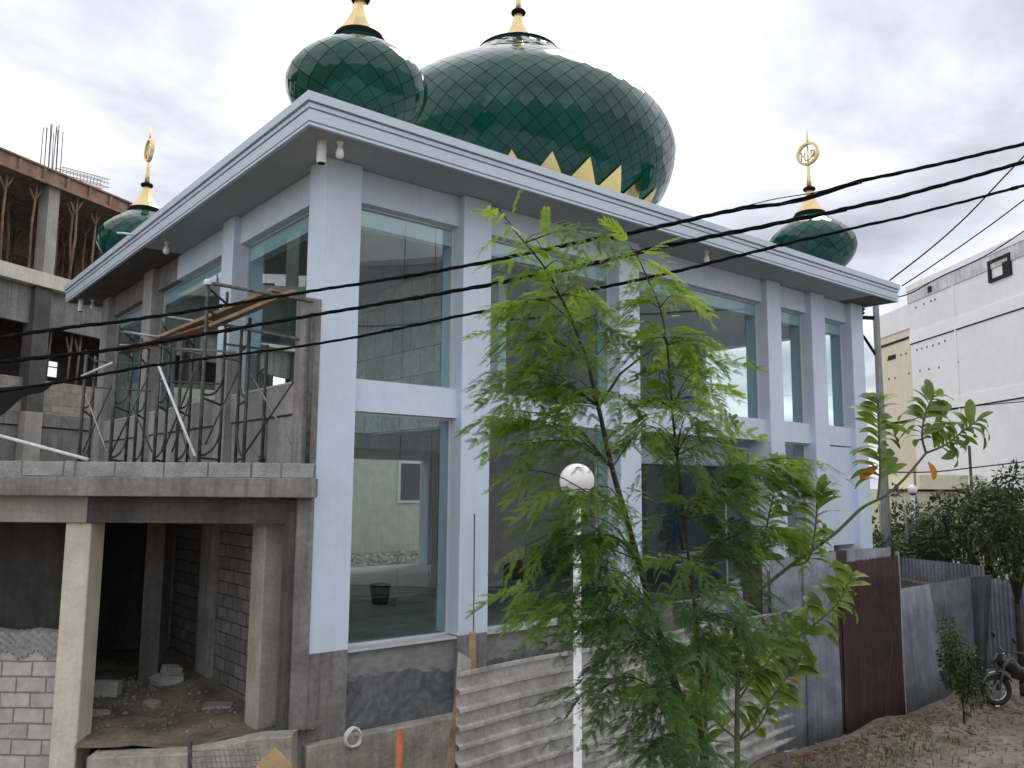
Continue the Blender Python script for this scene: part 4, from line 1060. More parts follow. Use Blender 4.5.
# battens behind
for q in (.02, .5, .97):
    pp = H0.lerp(Vector((He.x, He.y, H0.z)), q); MB().box(pp.x-.03, pp.x+.03, pp.y+.06, pp.y+.12, -1.2, H0.z-.05).build('fence_post', 'pole_wood', hf)
vf = empty('upright_ribbed_fence', 'patchwork fence of grey and rusty upright corrugated sheets right of the tree', 'fence')
YF = -2.45
def fx(u, v=600): return onp(u, v, 1, YF).x
def fz(u, v): return onp(u, v, 1, YF).z
def vsheet(u0, u1, v0, v1, m, dy=0, label=None, rag=.008, bot=-1.1):
    xa, xb = fx(u0, v0), fx(u1, v1)
    corr('sheet', m, (xa, YF+dy), (xb, YF+dy), (fz(u0, v0), fz(u1, v1)), (bot, bot), .076, .011, vf, False, label, rag)
vsheet(715, 744, 590, 577, 'zinc', .03)
vsheet(740, 764, 566, 563, 'rust', .05, 'rusty brown sheet')
vsheet(736, 802, 583, 562, 'zinc', .08)
vsheet(770, 806, 558, 555, 'zinc', .0)
vsheet(801, 834, 554.5, 551, 'zinc', -.03)
vsheet(829, 846, 551, 550, 'rust', .0, 'narrow rusty brown sheet')
vsheet(842, 893, 550, 547.5, 'zinc', .05)
vsheet(838, 896, 563, 555, 'rust', -.035, 'broad rusty brown sheet', .02)
vsheet(800, 812, 584, 590, 'rust', .02, 'rusty scrap sheet')
for u in (797, 838, 895):
    x = fx(u, 560); MB().box(x-.03, x+.03, YF+.10, YF+.16, -1.2, 2.2).build('fence_post', 'pole_wood', vf)
x = fx(897, 560); MB().box(x-.03, x+.03, YF-.04, YF+.03, -1.1, fz(897, 552)).build('fence_post', 'steel_lt', vf)
# leaning blue-grey sheets further right
lf = empty('leaning_sheet_fence', 'low blue grey sheet metal fence slanting beside the rusty sheets', 'fence')
A0, A1, A2 = onp(906, 714, 2, GZ-.04), onp(952, 697, 2, GZ-.04), onp(978, 689, 2, GZ-.04)
def slab(pb0, pb1, u0, v0, u1, v1, m, wav, name='sheet', dz=0):
    t0 = at(u0, v0, (pb0-CAM).dot(FH)+dz); t1 = at(u1, v1, (pb1-CAM).dot(FH)+dz)
    mb = MB(); nu, nv = 48, 4; nrm = (pb1-pb0).cross(t0-pb0).normalized()
    for i in range(nu+1):
        for j in range(nv+1):
            p = pb0.lerp(pb1, i/nu).lerp(t0.lerp(t1, i/nu), j/nv)+nrm*(wav*math.sin(i*1.6)); mb.v.append(tuple(p))
    for i in range(nu):
        for j in range(nv):
            a = i*(nv+1)+j; mb.f.append((a, a+nv+1, a+nv+2, a+1)); mb.mi.append(0)
    return setsmooth(mb.build(name, m, lf, solid=.004), 50)
slab(A0, A1, 893, 590, 929, 584, 'zinc', .003)
slab(A1+FH*.12, A2, 929, 584.5, 972, 576.5, 'zinc_dk', .006)
slab(A2, onp(985, 690, 2, GZ-.04), 968, 577, 992, 574.5, 'zinc_dk', .02)
bf = empty('rear_zinc_fence', 'dull grey upright sheet fence behind the leaning one', 'fence')
q0 = at(887, 556, 24.); q1 = at(984, 566, 22.)
corr('sheet', 'zinc_dk', q0, q1, (q0.z, q1.z), (-1.2, -1.2), .1, .014, bf, False, None, .006)
q2 = at(1060, 590, 21.)
corr('sheet', 'zinc_dk', q1, q2, (q1.z-.3, q1.z-.3), (-1.2, -1.2), .1, .014, bf, False, None, .006)
MB().beam(q0+Vector((-.05,-.1,-.55)), q1+Vector((-.05,-.1,-.75)), .05, .08).build('fence_rail', 'pole_wood', bf)

# ------------------------------------------------------------------ loose things at the foot of the facade
mb = MB(); mb.beam(onp(462, 684, 1, -2.6), onp(447, 800, 1, -2.9), .12, .09)
mb2 = tag(mb.build('leaning_post', 'pole_wood', bevel=.01), 'dark weathered timber post leaning at the end of the ribbed fence', 'post')
mb = MB(); a_, b_, c_, d_ = onp(458, 652, 1, -1.6), onp(470, 660, 1, -1.6), onp(468, 700, 1, -1.8), onp(452, 745, 1, -1.9)
mb.add([a_, b_, c_, d_], [(0, 1, 2, 3)])
tag(mb.build('board_scrap', 'conc_lt', solid=.03), 'pale pointed board scrap behind the end of the ribbed fence', 'board')
mb = MB(); mb.beam(onp(472.5, 632, 1, -.35), onp(473, 670, 1, -.30), .1, .06)
tag(mb.build('short_batten', 'ply'), 'short pale batten standing against the second pillar', 'batten')
mb = MB(); mb.tube([onp(474.5, 514, 1, -.15), onp(473.6, 632, 1, -.2)], .012, 6)
tag(mb.build('steel_rod', 'rebar'), 'thin dark steel rod upright before the second pillar', 'rod')
mb = MB()
hc = onp(352, 737, 1, -.16)
for k in range(6):
    rr = .115+.008*math.sin(k*2.1); pts = [hc+Vector((rr*math.cos(t+k)*1.05, -.012*k+.012*math.sin(3*t), rr*math.sin(t+k)*1.1)) for t in [2*PI*j/24 for j in range(25)]]
    mb.tube(pts, .011, 6, False)
tag(mb.build('hose_coil', 'pvc', None, True), 'white hose coil hanging at the foot of the corner pillar', 'hose')
p = at(400, 731, 10.2)
tag(MB().tube([p, Vector((p.x+.01, p.y, GZ))], .048, 14).build('orange_pipe', 'orange', None, True), 'rusty orange pipe standing upright before the plinth', 'pipe')
mb = MB(); p = [at(275, 747, 10.4), at(292, 764, 10.3), at(300, 800, 10.3), at(250, 800, 10.4), at(258, 764, 10.5)]
mb.add(p, [(0,1,2,3,4)]); tag(mb.build('plywood_offcut', 'ply', solid=.018), 'pointed plywood offcut at the bottom edge under the annex', 'plywood')
# wire mesh
mb = MB(); O = at(190, 752, 10.9); E1 = at(258, 748, 10.7)-O; E2 = at(196, 800, 10.6)-O
for k in range(15): mb.tube([O+E1*(k/14)+E2*random.uniform(-.05,.02), O+E1*(k/14)+E2*1.1+E1*.03], .004, 4, False)
for k in range(9): mb.tube([O+E2*(k/8)+FH*.02*math.sin(j) + E1*(j/6) for j in range(7)], .004, 4, False)
tag(mb.build('wire_mesh', 'rebar'), 'sheet of rusty wire mesh at the bottom edge beside the plywood', 'mesh')
mb = MB(); mb.tube([at(190, 742, 10.9), at(190, 800, 10.9)], .03, 8); tag(mb.build('mesh_stake', 'steel'), 'dark stake holding the wire mesh', 'stake')

# ------------------------------------------------------------------ foliage
def np_obj(name, V, Fq, m, parent=None, mi=None):
    me = bpy.data.meshes.new(name)
    me.vertices.add(len(V)); me.vertices.foreach_set('co', np.asarray(V, np.float32).ravel())
    nf = len(Fq); k = Fq.shape[1]
    me.loops.add(nf*k); me.loops.foreach_set('vertex_index', Fq.astype(np.int32).ravel())
    me.polygons.add(nf); me.polygons.foreach_set('loop_start', np.arange(nf, dtype=np.int32)*k)
    try: me.polygons.foreach_set('loop_total', np.full(nf, k, np.int32))
    except Exception: pass
    ms = m if isinstance(m, (list, tuple)) else [m]
    for x in ms: me.materials.append(M[x])
    if mi is not None: me.polygons.foreach_set('material_index', np.asarray(mi, np.int32))
    me.update(calc_edges=True); me.validate()
    o = bpy.data.objects.new(name, me); COL.objects.link(o)
    if parent: o.parent = parent
    return o
def frame(d, up=Vector((0,0,1)), roll=0):
    x = Vector(d).normalized(); y = up.cross(x)
    if y.length < 1e-3: y = Vector((0,1,0)).cross(x)
    y.normalize(); z = x.cross(y)
    m = Matrix((x, y, z)).transposed()
    return np.array(m @ Matrix.Rotation(roll, 3, 'X'))
def feather(Ln=.27, pairs=8, pl=.105, droop=.35, fold=.0):
    "bipinnate leaf, local +x along the rachis, z up: a list of small leaflet quads"
    V = []; 
    for i in range(pairs):
        t = .18+.82*i/(pairs-1); px = Ln*t; pz = -droop*Ln*t*t
        plen = pl*(1-.55*abs(t-.55)**1.3*1.6)*random.uniform(.9,1.1)
        for sd in (-1, 1):
            ang = R_(random.uniform(42,60)-22*t); pd = np.array([math.cos(ang), sd*math.sin(ang), -.15-.55*random.random()])
            pd /= np.linalg.norm(pd); nl = max(6, int(plen/.0072)); side = np.array([-pd[1], pd[0], 0]); side /= np.linalg.norm(side)
            for k in range(nl):
                s = (k+.6)/nl; base = np.array([px, 0, pz])+pd*plen*s+np.array([0,0,-.25*plen*s*s])
                ll = .0135*math.sin(PI*min(1, .25+.75*s*.98))**.5
                for w in (-1, 1):
                    tip = base+side*w*ll+pd*.006+np.array([0,0,random.uniform(-.004,.002)])
                    hw = pd*.0034
                    V += [base-hw, base+hw, tip+hw*.75, tip-hw*.75]
        # rachis segment of the pair
        V += [np.array([px-Ln*.12, -.0012, pz+.002]), np.array([px-Ln*.12, .0012, pz+.002]), np.array([px, .0012, pz]), np.array([px, -.0012, pz])]
    return np.array(V)
FE = [feather(random.uniform(.15,.22), random.choice([4,5,5,6]), random.uniform(.075,.10), random.uniform(.3,1.1)) for _ in range(14)]
FEY = [feather(random.uniform(.11,.15), 5, random.uniform(.045,.06), .25) for _ in range(4)]
tree = empty('feathery_tree', 'slender feathery leaved green tree standing close before the white mosque facade', 'tree', tuple(at(720, 820, 4.7)))
TP = tree.location.copy(); TP.z = GZ; tree.location = TP
def wp(u, v, d): return at(u, v, d)-TP
DT = 4.6
tr1 = [(720,860),(707,780),(684,712),(665,652),(652,609),(638,560),(626,517),(612,468),(598,405),(588,365),(574,325),(560,296),(545,268),(525,243),(507,220),(496,205)]
r1 = [.030,.026,.023,.0205,.019,.0175,.016,.014,.012,.0105,.009,.0075,.006,.005,.004,.003]
tr2 = [(716,830),(706,740),(699,680),(696,620),(690,570),(684,520),(677,455),(672,408),(667,345),(660,308),(649,282),(638,258),(628,243)]
r2 = [.016,.014,.012,.011,.010,.009,.008,.007,.006,.005,.0045,.0035,.0025]
T1 = [wp(u, v, DT) for u, v in tr1]; T1[0].z = 0
T2 = [wp(u, v, 4.95-.0003*i) for i, (u, v) in enumerate(tr2)]; T2[0].z = 0
mb = MB(); mb.tube(smooth_path(T1, 4), list(np.interp(np.arange(4*(len(T1)-1)+1)/4, np.arange(len(T1)), r1)), 8)
mb.tube(smooth_path(T2, 4), list(np.interp(np.arange(4*(len(T2)-1)+1)/4, np.arange(len(T2)), r2)), 8)
mb.tube([wp(598, 408, DT), wp(620, 374, 4.66), wp(640, 358, 4.72), wp(660, 346, 4.8)], [.008, .007, .006, .004], 6)
leaves = []   # (matrix, origin, template, material)
def addleaf(p, d, mi, young=False, scale=1.):
    leaves.append((frame(d, Vector((random.gauss(0,.25), random.gauss(0,.25), 1)), random.gauss(0,.35)), np.array(p), random.choice(FEY if young else FE)*scale, mi))
def near(T, v):   # stem point at the given height
    best = min(T, key=lambda p: abs(p.z-v)); return best
def branch(T, tu, tv, dd, src=None, n=None, mi=None, dens=.05, young=0):
    tip = wp(tu, tv, dd)
    base = near(T, tip.z-.02-.28*((tip-near(T, tip.z)).length)) if src is None else src
    ln = (tip-base).length
    midp = (base+tip)/2+Vector((0,0,.14*ln))+Vector((random.gauss(0,.03), random.gauss(0,.03), 0))
    pts = smooth_path([base, midp, tip], 5)
    mb.tube(pts, list(np.linspace(.0048, .0016, len(pts))), 5)
    k = max(3, int(ln*.78/dens))
    for i in range(k):
        t = .22+.78*(i+random.random()*.5)/k; q = min(len(pts)-2, int(t*(len(pts)-1)))
        p = pts[q].lerp(pts[q+1], t*(len(pts)-1)-q); dr = (pts[q+1]-pts[q]).normalized()
        sd = dr.cross(Vector((0,0,1))).normalized()*(1 if i % 2 else -1)
        d = dr*.55+sd*random.uniform(.4,1.)+Vector((0,0,random.uniform(-.45,.35)))
        m_ = mi if mi is not None else random.choices([0,1,2], [.5,.38,.12])[0]
        addleaf(p, d, m_, young > random.random())
    addleaf(tip, dr+Vector((0,0,.1)), mi if mi is not None else 0)
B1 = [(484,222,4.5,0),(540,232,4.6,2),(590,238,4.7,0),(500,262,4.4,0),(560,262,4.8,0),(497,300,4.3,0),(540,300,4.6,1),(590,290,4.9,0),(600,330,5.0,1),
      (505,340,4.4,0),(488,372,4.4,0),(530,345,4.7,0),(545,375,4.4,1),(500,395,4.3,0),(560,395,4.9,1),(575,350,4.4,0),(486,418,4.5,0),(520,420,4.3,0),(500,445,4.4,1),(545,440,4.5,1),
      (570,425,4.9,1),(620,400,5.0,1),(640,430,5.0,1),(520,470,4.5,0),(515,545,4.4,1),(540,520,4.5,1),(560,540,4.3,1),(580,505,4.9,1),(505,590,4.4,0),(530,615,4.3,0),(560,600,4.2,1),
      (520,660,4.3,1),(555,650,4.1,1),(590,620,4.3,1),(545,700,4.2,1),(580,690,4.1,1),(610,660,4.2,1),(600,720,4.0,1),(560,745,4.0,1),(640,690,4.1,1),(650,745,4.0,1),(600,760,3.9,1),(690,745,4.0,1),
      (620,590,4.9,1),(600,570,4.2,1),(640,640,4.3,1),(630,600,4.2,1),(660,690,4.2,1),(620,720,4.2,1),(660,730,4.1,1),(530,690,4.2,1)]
B2 = [(612,252,4.9,2),(650,262,5.0,2),(665,285,5.1,0),(690,300,5.1,0),(625,300,4.9,0),(700,335,5.1,0),(640,340,4.8,0),(690,360,5.2,0),(715,385,5.2,0),(640,385,4.9,0),(660,370,4.7,2),(705,345,4.9,2),
      (720,410,5.0,0),(650,420,4.8,1),(690,415,5.2,1),(740,450,5.2,0),(700,450,4.8,0),(650,465,4.9,1),(770,472,5.3,1),(720,480,5.1,1),(745,495,4.9,1),(690,500,4.8,1),(655,520,4.8,1),(725,525,5.0,1),
      (765,535,5.2,1),(640,560,4.9,0),(740,560,5.0,1),(690,560,4.7,0),(720,590,4.9,1),(760,590,5.1,1),(670,600,4.7,1),(780,610,5.2,1),(735,620,4.8,1),(700,635,4.8,1),(660,640,4.7,1),(760,640,5.0,1),
      (790,470,5.3,0),(800,530,5.3,0),(815,460,5.4,0)]
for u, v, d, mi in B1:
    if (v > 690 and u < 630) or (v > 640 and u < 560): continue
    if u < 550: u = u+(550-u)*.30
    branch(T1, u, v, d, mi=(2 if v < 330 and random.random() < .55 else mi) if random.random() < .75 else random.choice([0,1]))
for u, v in [(500,330),(515,365),(535,330),(510,385),(545,360),(530,395),(560,330),(575,390),(610,340),(500,410),(525,300),(550,285),(540,250),(560,410),(590,300)]:
    u = u+(550-u)*.2 if u < 550 else u; branch(T1, u, v, random.uniform(4.3, 4.9), mi=random.choice([0,0,2]))
for u, v, d, mi in B2:
    if v < 560 and random.random() < .4: branch(T2, u+random.uniform(-14,10), v+random.uniform(-12,16), d+random.uniform(-.25,.25), mi=(2 if v < 360 and random.random() < .5 else random.choice([0,0,1])))
for u, v in [(640,320),(665,330),(690,345),(650,300),(710,365),(670,395),(700,400),(640,400),(680,430),(720,430)]: branch(T2, u, v, random.uniform(4.6, 5.2), mi=random.choice([0,0,2]))
for u, v in [(560,492),(585,498),(600,486),(570,515),(590,540),(575,560),(568,600),(592,625)]: branch(T1, u, v, 4.25, mi=random.choice([0,1]))
for k in range(9):    # inner filling of the lower crown
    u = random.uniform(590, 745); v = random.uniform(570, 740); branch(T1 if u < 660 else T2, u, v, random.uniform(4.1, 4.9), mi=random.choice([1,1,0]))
for u, v, d, mi in B2: branch(T2, u, v, d, mi=(2 if v < 400 and random.random() < .6 else mi) if random.random() < .75 else random.choice([0,1]))
for u, v, du, dv in [(512,216,0,-1),(545,235,.1,-1),(497,212,-1,-.3),(525,245,1,.2),(628,244,-.4,-.9),(640,257,.6,-.6),(560,300,-1,0)]:
    addleaf(wp(u, v, 4.6 if u < 600 else 4.95), RH*du-Vector((0,0,1))*dv+FH*random.uniform(-.2,.2), 2, u < 560)
mb.build('trunk', 'bark', tree, True)
V = []; MI = []
for R3, p, tpl, mi in leaves:
    V.append(tpl @ R3.T + p); MI += [mi]*(len(tpl)//4)
V = np.concatenate(V); F = np.arange(len(V)).reshape(-1, 4)
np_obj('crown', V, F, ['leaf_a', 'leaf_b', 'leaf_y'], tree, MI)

# broad-leaved sapling --------------------------------------------------------------------
def blade(Ln=.17, w=.045, curl=.9, nseg=6, fold=.25):
    V = []; cx, cz, a = 0., 0., .15
    st = Ln/nseg; P = []
    for i in range(nseg+1):
        t = i/nseg; ww = w*(math.sin(PI*min(1, t**1.25*.965+.02)))**.6*.55
        P.append((cx, ww, cz)); a -= curl/nseg; cx += st*math.cos(a); cz += st*math.sin(a)
    return P, fold
def blade_mesh(P, fold):
    V = []; F = []
    for x, w, z in P: V += [(x, -w, z+w*fold), (x, 0, z), (x, w, z+w*fold)]
    for i in range(len(P)-1):
        a = 3*i; F += [(a, a+3, a+4, a+1), (a+1, a+4, a+5, a+2)]
    return np.array(V), np.array(F)
BL = [blade_mesh(*blade(random.uniform(.15,.21), random.uniform(.050,.068), random.uniform(.8,2.1), 7, random.uniform(.1,.4))) for _ in range(14)]
def leafy_object(lst, name, mats, parent):
    V = []; F = []; MI = []; o = 0
    for R3, p, (v, f), mi, s in lst:
        V.append((v*s) @ R3.T + p); F.append(f+o); o += len(v); MI += [mi]*len(f)
    return np_obj(name, np.concatenate(V), np.concatenate(F), mats, parent, MI)
sap = empty('broadleaf_sapling', 'sapling with long drooping bright green leaves leaning right of the feathery tree', 'tree', tuple(at(738, 800, 5.4)))
SP = sap.location.copy(); SP.z = GZ; sap.location = SP
def sp_(u, v, d=5.4): return at(u, v, d)-SP
sb = MB()
def stem(pts, rs, d=5.4):
    P = [sp_(*q, d) if len(q) == 2 else sp_(*q) for q in pts]; n = len(P); sm_ = smooth_path(P, 5)
    sb.tube(sm_, list(np.interp(np.linspace(0,1,len(sm_)), np.linspace(0,1,len(rs)), rs)), 6); return sm_
root = stem([(738,800),(737,740),(738,680),(742,630),(748,600)], [.020,.017,.014,.012])
stem([(748,600),(790,566),(833,535),(862,508),(885,496),(905,478),(926,453)], [.012,.011,.009,.007])
sh = [([(878,500),(880,470),(879,430),(878,398)], 44, 'v'), ([(926,453),(922,435),(926,412),(934,396)], 32, 'v'), ([(926,453),(945,445),(962,432),(978,420)], 30, 'v'),
      ([(748,600),(760,560),(768,520),(776,485),(783,463)], 46, 'v'), ([(790,566),(808,560),(815,530),(817,500),(816,493)], 40, 'v'),
      ([(748,640),(790,640),(820,620),(840,600),(852,573)], 54, 'v'), ([(740,690),(762,670),(775,650),(790,640)], 20, 'v'),
      ([(738,720),(715,690),(700,665),(692,650)], 40, 'v'), ([(738,700),(750,680),(745,655),(735,640)], 40, 'v'), ([(738,740),(770,700),(785,680),(800,660)], 34, 'v'),
      ([(738,740),(720,725),(705,705),(700,690)], 20, 'v'), ([(740,740),(760,725),(770,700)], 16, 'v'), ([(738,690),(720,660),(722,635)], 16, 'v')]
lst = []
for pts, nl, k in sh:
    P = stem(pts, [.008,.006,.004])
    nl = int(nl*.8)
    for i in range(nl):
        t = .22+.78*(i+.5)/nl if len(P) > 8 else (i+.5)/nl
        q = min(len(P)-2, int(t*(len(P)-1))); p = P[q].lerp(P[q+1], t*(len(P)-1)-q); dr = (P[q+1]-P[q]).normalized()
        an = (i % 2)*PI+random.gauss(0,.6); a = dr.cross(FH).normalized(); b = dr.cross(a)
        d = (a*math.cos(an)+b*math.sin(an))*.9+dr*(.2+.5*t*t)+Vector((0,0,.25))
        # leaves lie mostly across the view
        d = d-FH*d.dot(FH)*.45
        lst.append((frame(d, Vector((random.gauss(0,.25), random.gauss(0,.25), .75))-FH*random.uniform(.1,1.1), random.gauss(0,.3)), np.array(p), random.choice(BL), 0, random.uniform(.7,1.25)*(1-.25*(t > .93))))
for u, v, du in [(878,466,-1),(928,462,.35)]:
    d = RH*du-Vector((0,0,1))*.55
    lst.append((frame(d, -FH+Vector((0,0,.5))), np.array(sp_(u, v)), BL[0], 1, .8 if u > 865 else .5))
sb.build('trunk', 'bark_g', sap, True)
leafy_object(lst, 'crown', ['broad', 'broad_or'], sap)
# reddish dry leaf by the fence end
o = np_obj('dry_leaf', *[x for x in blade_mesh(*blade(.3, .11, .8))], 'dry'); o.location = at(797, 652, 8.2); o.rotation_euler = (0, 1.2, .5); tag(o, 'dry reddish leaf hanging at the end of the pale fence', 'leaf')

# shrubs and trees behind ------------------------------------------------------------------
def crown_cloud(center, rad, n, size, elong=1.6, mats=1, clumps=14, hang=.3, seed=0):
    r = np.random.default_rng(seed); out = []
    cs = []
    for k in range(clumps):
        while True:
            q = r.uniform(-1, 1, 3)
            if q @ q < 1: break
        q = q/(np.linalg.norm(q)+1e-6)*(.45+.5*r.random()); cs.append((q*np.array(rad), r.uniform(.25,.5)))
    for i in range(n):
        c, cr_ = cs[r.integers(len(cs))]
        q = r.normal(0, 1, 3); q /= np.linalg.norm(q); p = np.array(center)+c+q*cr_*np.array(rad)*r.random()**.4
        d = Vector(tuple(q+r.normal(0,.5,3)-np.array([0,0,hang])))
        s = size*r.uniform(.6,1.3)
        out.append((frame(d, Vector(tuple(r.normal(0,.6,3)+np.array([0,0,.6])))), p, SIMPLE, int(r.integers(mats)), s))
    return out
SIMPLE = (np.array([(0,0,0),(.35,-.22,.03),(1,0,-.12),(.35,.22,.03)]), np.array([(0,1,2,3)]))
def shrub(name, label, u, v, d, rad, n, size, mats, cat, group=None, trunk=True, seed=1, clumps=14, tr=.08):
    c = at(u, v, d); t = empty(name, label, cat, (c.x, c.y, GZ), group=group)
    if trunk:
        mb = MB(); h = c.z-GZ
        mb.tube([(0,0,0),(.1,.05,h*.5),(0,0,h)], [tr, tr*.8, tr*.5], 7)
        for k in range(5):
            a = 2*PI*k/5; mb.tube([(.05,.02,h*.55),(rad[0]*.4*math.cos(a), rad[1]*.4*math.sin(a), h*.9),(rad[0]*.7*math.cos(a), rad[1]*.7*math.sin(a), h+rad[2]*.3)], [tr*.5,tr*.3,tr*.12], 5)
        mb.build('trunk', 'bark', t, True)
    leafy_object(crown_cloud((0,0,c.z-GZ), rad, n, size, mats=len(mats), seed=seed, clumps=clumps), 'crown', mats, t)
    return t
shrub('shade_tree', 'dense leafy tree at the right edge over the sheet fence', 985, 538, 23.5, (1.5,1.3,1.75), 5200, .17, ['bush', 'bush_d', 'bush'], 'tree', seed=3, clumps=26)
shrub('shade_tree', 'dark tree half out of the frame behind the motorbike', 1013, 530, 19.4, (.55,.8,1.2), 1500, .15, ['bush_d', 'bush'], 'tree', seed=4, clumps=18)
shrub('hedge_bush', 'dark bush behind the distant globe lamp', 908, 540, 27.5, (1.6,1.2,1.5), 2600, .17, ['bush_d', 'bush'], 'bush', seed=5, clumps=20, tr=.05)
shrub('hedge_bush', 'dark leafy bush between the utility pole and the palm', 934, 545, 26., (1.2,1.,1.25), 2000, .17, ['bush', 'bush_d'], 'bush', seed=6, clumps=16, tr=.05)
shrub('hedge_bush', 'low bush right behind the far sheet fence', 890, 556, 24.5, (1.3,.8,.7), 1500, .15, ['bush', 'bush', 'bush_d'], 'bush', seed=8, clumps=14, tr=.04)
shrub('hedge_bush', 'dark bush under the palm fronds', 960, 550, 24., (1.2,1.,1.2), 1800, .17, ['bush_d', 'bush'], 'bush', seed=9, clumps=14, tr=.05)
shrub('fence_bush', 'small round bush growing against the leaning sheet fence', 961, 664, 17.0, (.52,.4,.80), 2600, .08, ['bush', 'bush_d'], 'bush', seed=10, clumps=18, tr=.02)
# slim pale trunks among the bushes
for u, d, lab in ((905, 26.5, 'slim pale trunk left of the distant globe lamp'), (934.5, 25.4, 'slim pale trunk right of the distant globe lamp'), (879.5, 25.5, 'slim pale trunk beside the utility pole')):
    a_ = at(u, 505, d); tag(MB().tube([(a_.x, a_.y, GZ), (a_.x+.05, a_.y, 1), tuple(a_)], [.06,.05,.03], 7).build('slim_trunk', 'pole', None, True), lab, 'trunk', 'slim pale trunks in the shrubs')
# palm
def palm(u, v, d, label, nf, Lf, seed):
    r = random.Random(seed); c = at(u, v, d); t = empty('palm_tree', label, 'palm', (c.x, c.y, GZ)); h = c.z-GZ
    MB().tube([(0,0,0),(.05,0,h*.6),(0,0,h)], [.14,.11,.09], 8).build('trunk', 'bark', t, True)
    V = []; F = []; o = 0; 
    for k in range(nf):
        az_ = 2*PI*k/nf+r.uniform(-.2,.2); el_ = r.uniform(.2,1.2)
        p = Vector((0,0,h)); d_ = Vector((math.cos(az_)*math.cos(el_), math.sin(az_)*math.cos(el_), math.sin(el_))); n = 16
        sd = Vector((-math.sin(az_), math.cos(az_), 0))
        for i in range(n):
            p = p+d_*Lf/n; d_ = (d_+Vector((0,0,-.13))).normalized()
            for s in (-1, 1):
                tip = p+sd*s*Lf*.22*math.sin(PI*(i+2)/(n+3))+d_*Lf*.12+Vector((0,0,-.07)); w = d_*.022
                V += [p-w, p+w, tip]; F.append((o, o+1, o+2)); o += 3
    np_obj('crown', np.array([tuple(v) for v in V]), np.array(F), 'palm', t)
palm(945, 515, 24.5, 'small feathered palm before the cream outbuilding', 13, 1.5, 2)
palm(985, 492, 27., 'palm crown showing over the dense leafy tree', 12, 1.3, 5)
# weeds along the fence foot
mb = MB(); Vg = []; Fg = []; o_ = 0
for k in range(1100):
    if random.random() < .62: x = random.uniform(2.5, 11); y = random.gauss(-3.6, .45)
    else: x = random.uniform(.5, 15); y = random.uniform(-5.6, -2.6)
    z = GZ+heights(x, y); h = random.uniform(.04, .17)*(1.1 if y < -3 else .6); a = random.uniform(0, 2*PI); dx, dy = math.cos(a), math.sin(a); w = random.uniform(.006,.012); ln = random.uniform(.3,1.3)*h
    Vg += [(x-dy*w, y+dx*w, z), (x+dy*w, y-dx*w, z), (x+dx*ln*.4+dy*w*.8, y+dy*ln*.4-dx*w*.8, z+h*.6), (x+dx*ln*.4-dy*w*.8, y+dy*ln*.4+dx*w*.8, z+h*.6)]
    Fg.append((o_, o_+1, o_+2, o_+3)); 
    Vg += [(x+dx*ln*.4+dy*w*.8, y+dy*ln*.4-dx*w*.8, z+h*.6), (x+dx*ln*.4-dy*w*.8, y+dy*ln*.4+dx*w*.8, z+h*.6), (x+dx*ln, y+dy*ln, z+h), (x+dx*ln+.001, y+dy*ln, z+h)]
    Fg.append((o_+4, o_+5, o_+7, o_+6)); o_ += 8
tag(np_obj('weeds', np.array(Vg), np.array(Fg), 'grass'), 'thin weeds and grass along the foot of the fences', 'grass', kind='stuff')
# dry vine on the rusty sheets
mb = MB(); px_ = [(889,622),(892,650),(888,680),(886,705),(884,730)]
P = [onp(u, v, 1, YF-.09) for u, v in px_]; mb.tube(smooth_path(P, 5), .006, 5)
for k in range(16):
    q = P[0].lerp(P[-1], k/16); mb.tube([q, q+Vector((random.uniform(-.12,.12), -.03, .07))], .004, 4)
tag(mb.build('dry_vine', 'grass', None, True), 'dry straw coloured stalk climbing the broad rusty sheet', 'vine')

# ------------------------------------------------------------------ motorbike
p = onp(997, 706.5, 2, GZ); bk = empty('motorbike', 'black motorbike at the right edge with its front wheel showing', 'motorbike', (p.x, p.y, GZ+.02), ANG); bk.scale = (1.12,)*3
def wheel(x, name):
    c = Vector((x, 0, .29)); mb = MB(); n = 32; V = []
    w = MB().tube([(x+.245*math.cos(a), 0, .29+.245*math.sin(a)) for a in [2*PI*j/n for j in range(n+1)]], .05, 10, False).build(name, 'tyre', bk, True)
    rm = MB(); rm.tube([(x+.195*math.cos(a), 0, .29+.195*math.sin(a)) for a in [2*PI*j/n for j in range(n+1)]], .016, 6, False)
    for k in range(5):
        a = 2*PI*k/5; rm.beam((x, 0, .29), (x+.19*math.cos(a), 0, .29+.19*math.sin(a)), .03, .028, (0,1,0))
    rm.tube([(x,-.06,.29),(x,.06,.29)], .045, 10); rm.tube([(x,-.055,.29),(x,-.045,.29)], .11, 18)
    rm.build('rim', 'chrome', w)
wheel(0, 'front_wheel'); wheel(1.24, 'rear_wheel')
mb = MB()
for s in (-.09, .09): mb.tube([(0,s,.29),(.10,s,.62),(.19,s,.90)], .022, 8)
mb.build('fork', 'steel', bk, True)
mb = MB(); V = []
for k in range(11):
    a = R_(10+140*k/10); r = .315
    for y, dr in ((-.075,-.02),(-.05,.01),(0,.02),(.05,.01),(.075,-.02)): V.append((-math.cos(a)*(r+dr), y, .29+math.sin(a)*(r+dr)))
mb.add(V, [(k*5+j, k*5+j+1, k*5+6+j, k*5+5+j) for k in range(10) for j in range(4)])
mb.build('front_fender', 'mblack', bk, True, solid=.01)
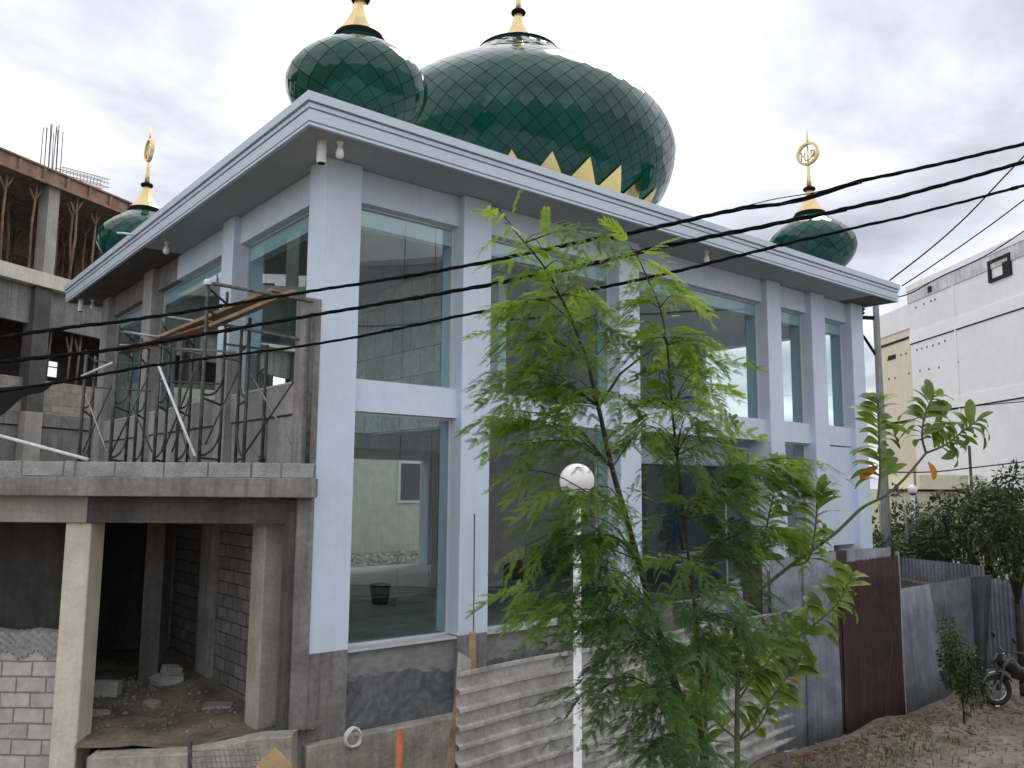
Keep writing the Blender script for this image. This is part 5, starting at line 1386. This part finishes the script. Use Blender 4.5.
def loft(secs, n=10):
    mb = MB(); V = []
    for (x, z, hw, hh) in secs:
        for j in range(n):
            a = 2*PI*j/n; V.append((x, hw*math.cos(a), z+hh*math.sin(a)))
    k = len(secs); mb.add(V, [(i*n+j, i*n+(j+1) % n, (i+1)*n+(j+1) % n, (i+1)*n+j) for i in range(k-1) for j in range(n)]+[tuple(range(n))[::-1], tuple(range((k-1)*n, k*n))]); return mb
loft([(.06,.80,.05,.05),(.12,.82,.13,.14),(.26,.80,.17,.2),(.36,.68,.15,.2),(.5,.58,.1,.13)]).build('fairing', 'mblack', bk, True)
loft([(.32,.62,.08,.12),(.5,.58,.10,.14),(.75,.52,.12,.16),(.95,.60,.12,.16),(1.25,.70,.10,.12),(1.5,.78,.05,.05)]).build('body', 'mblack', bk, True)
loft([(.55,.76,.08,.04),(.65,.78,.13,.06),(1.0,.80,.14,.06),(1.35,.84,.11,.05),(1.5,.86,.06,.03)]).build('seat', 'tyre', bk, True)
MB().lathe([(.01,-.09),(.07,-.085),(.085,-.03),(.07,.02)], 16, (0,0,0)).build('headlight', 'chrome', bk, True)
h_ = bk.children[-1]; h_.location = (.06, 0, .82); h_.rotation_euler = (0, R_(75), 0)
MB().tube([(.36,-.36,1.02),(.24,-.2,1.03),(.2,0,.98),(.24,.2,1.03),(.36,.36,1.02)], .014, 8).build('handlebar', 'steel', bk, True)
for s in (-1, 1):
    mi_ = MB().tube([(.22,s*.22,1.02),(.2,s*.32,1.22)], .008, 6).build('mirror_stalk', 'steel', bk)
    e_ = MB(); e_.lathe([(.005,-.012),(.055,-.01),(.06,.0),(.05,.012),(.005,.014)], 14).build('mirror', 'mblack', mi_, True); e_.v if False else None
    mi_.children[0].location = (.2, s*.34, 1.25); mi_.children[0].rotation_euler = (0, R_(80), 0)
for s in (-1, 1): MB().tube([(.22,s*.2,.90),(.05,s*.19,.74)], .035, 8).build('indicator_panel', 'steel', bk, True)
MB().tube([(.55,-.13,.28),(.9,-.15,.27),(1.35,-.16,.38)], .045, 10).build('exhaust', 'steel', bk, True)
loft([(.5,.30,.11,.08),(.6,.32,.15,.14),(.85,.32,.14,.12),(.95,.30,.08,.08)]).build('engine', 'steel', bk, True)
MB().tube([(.75,.1,.26),(.7,.3,.0)], .012, 6).build('kickstand', 'steel', bk)
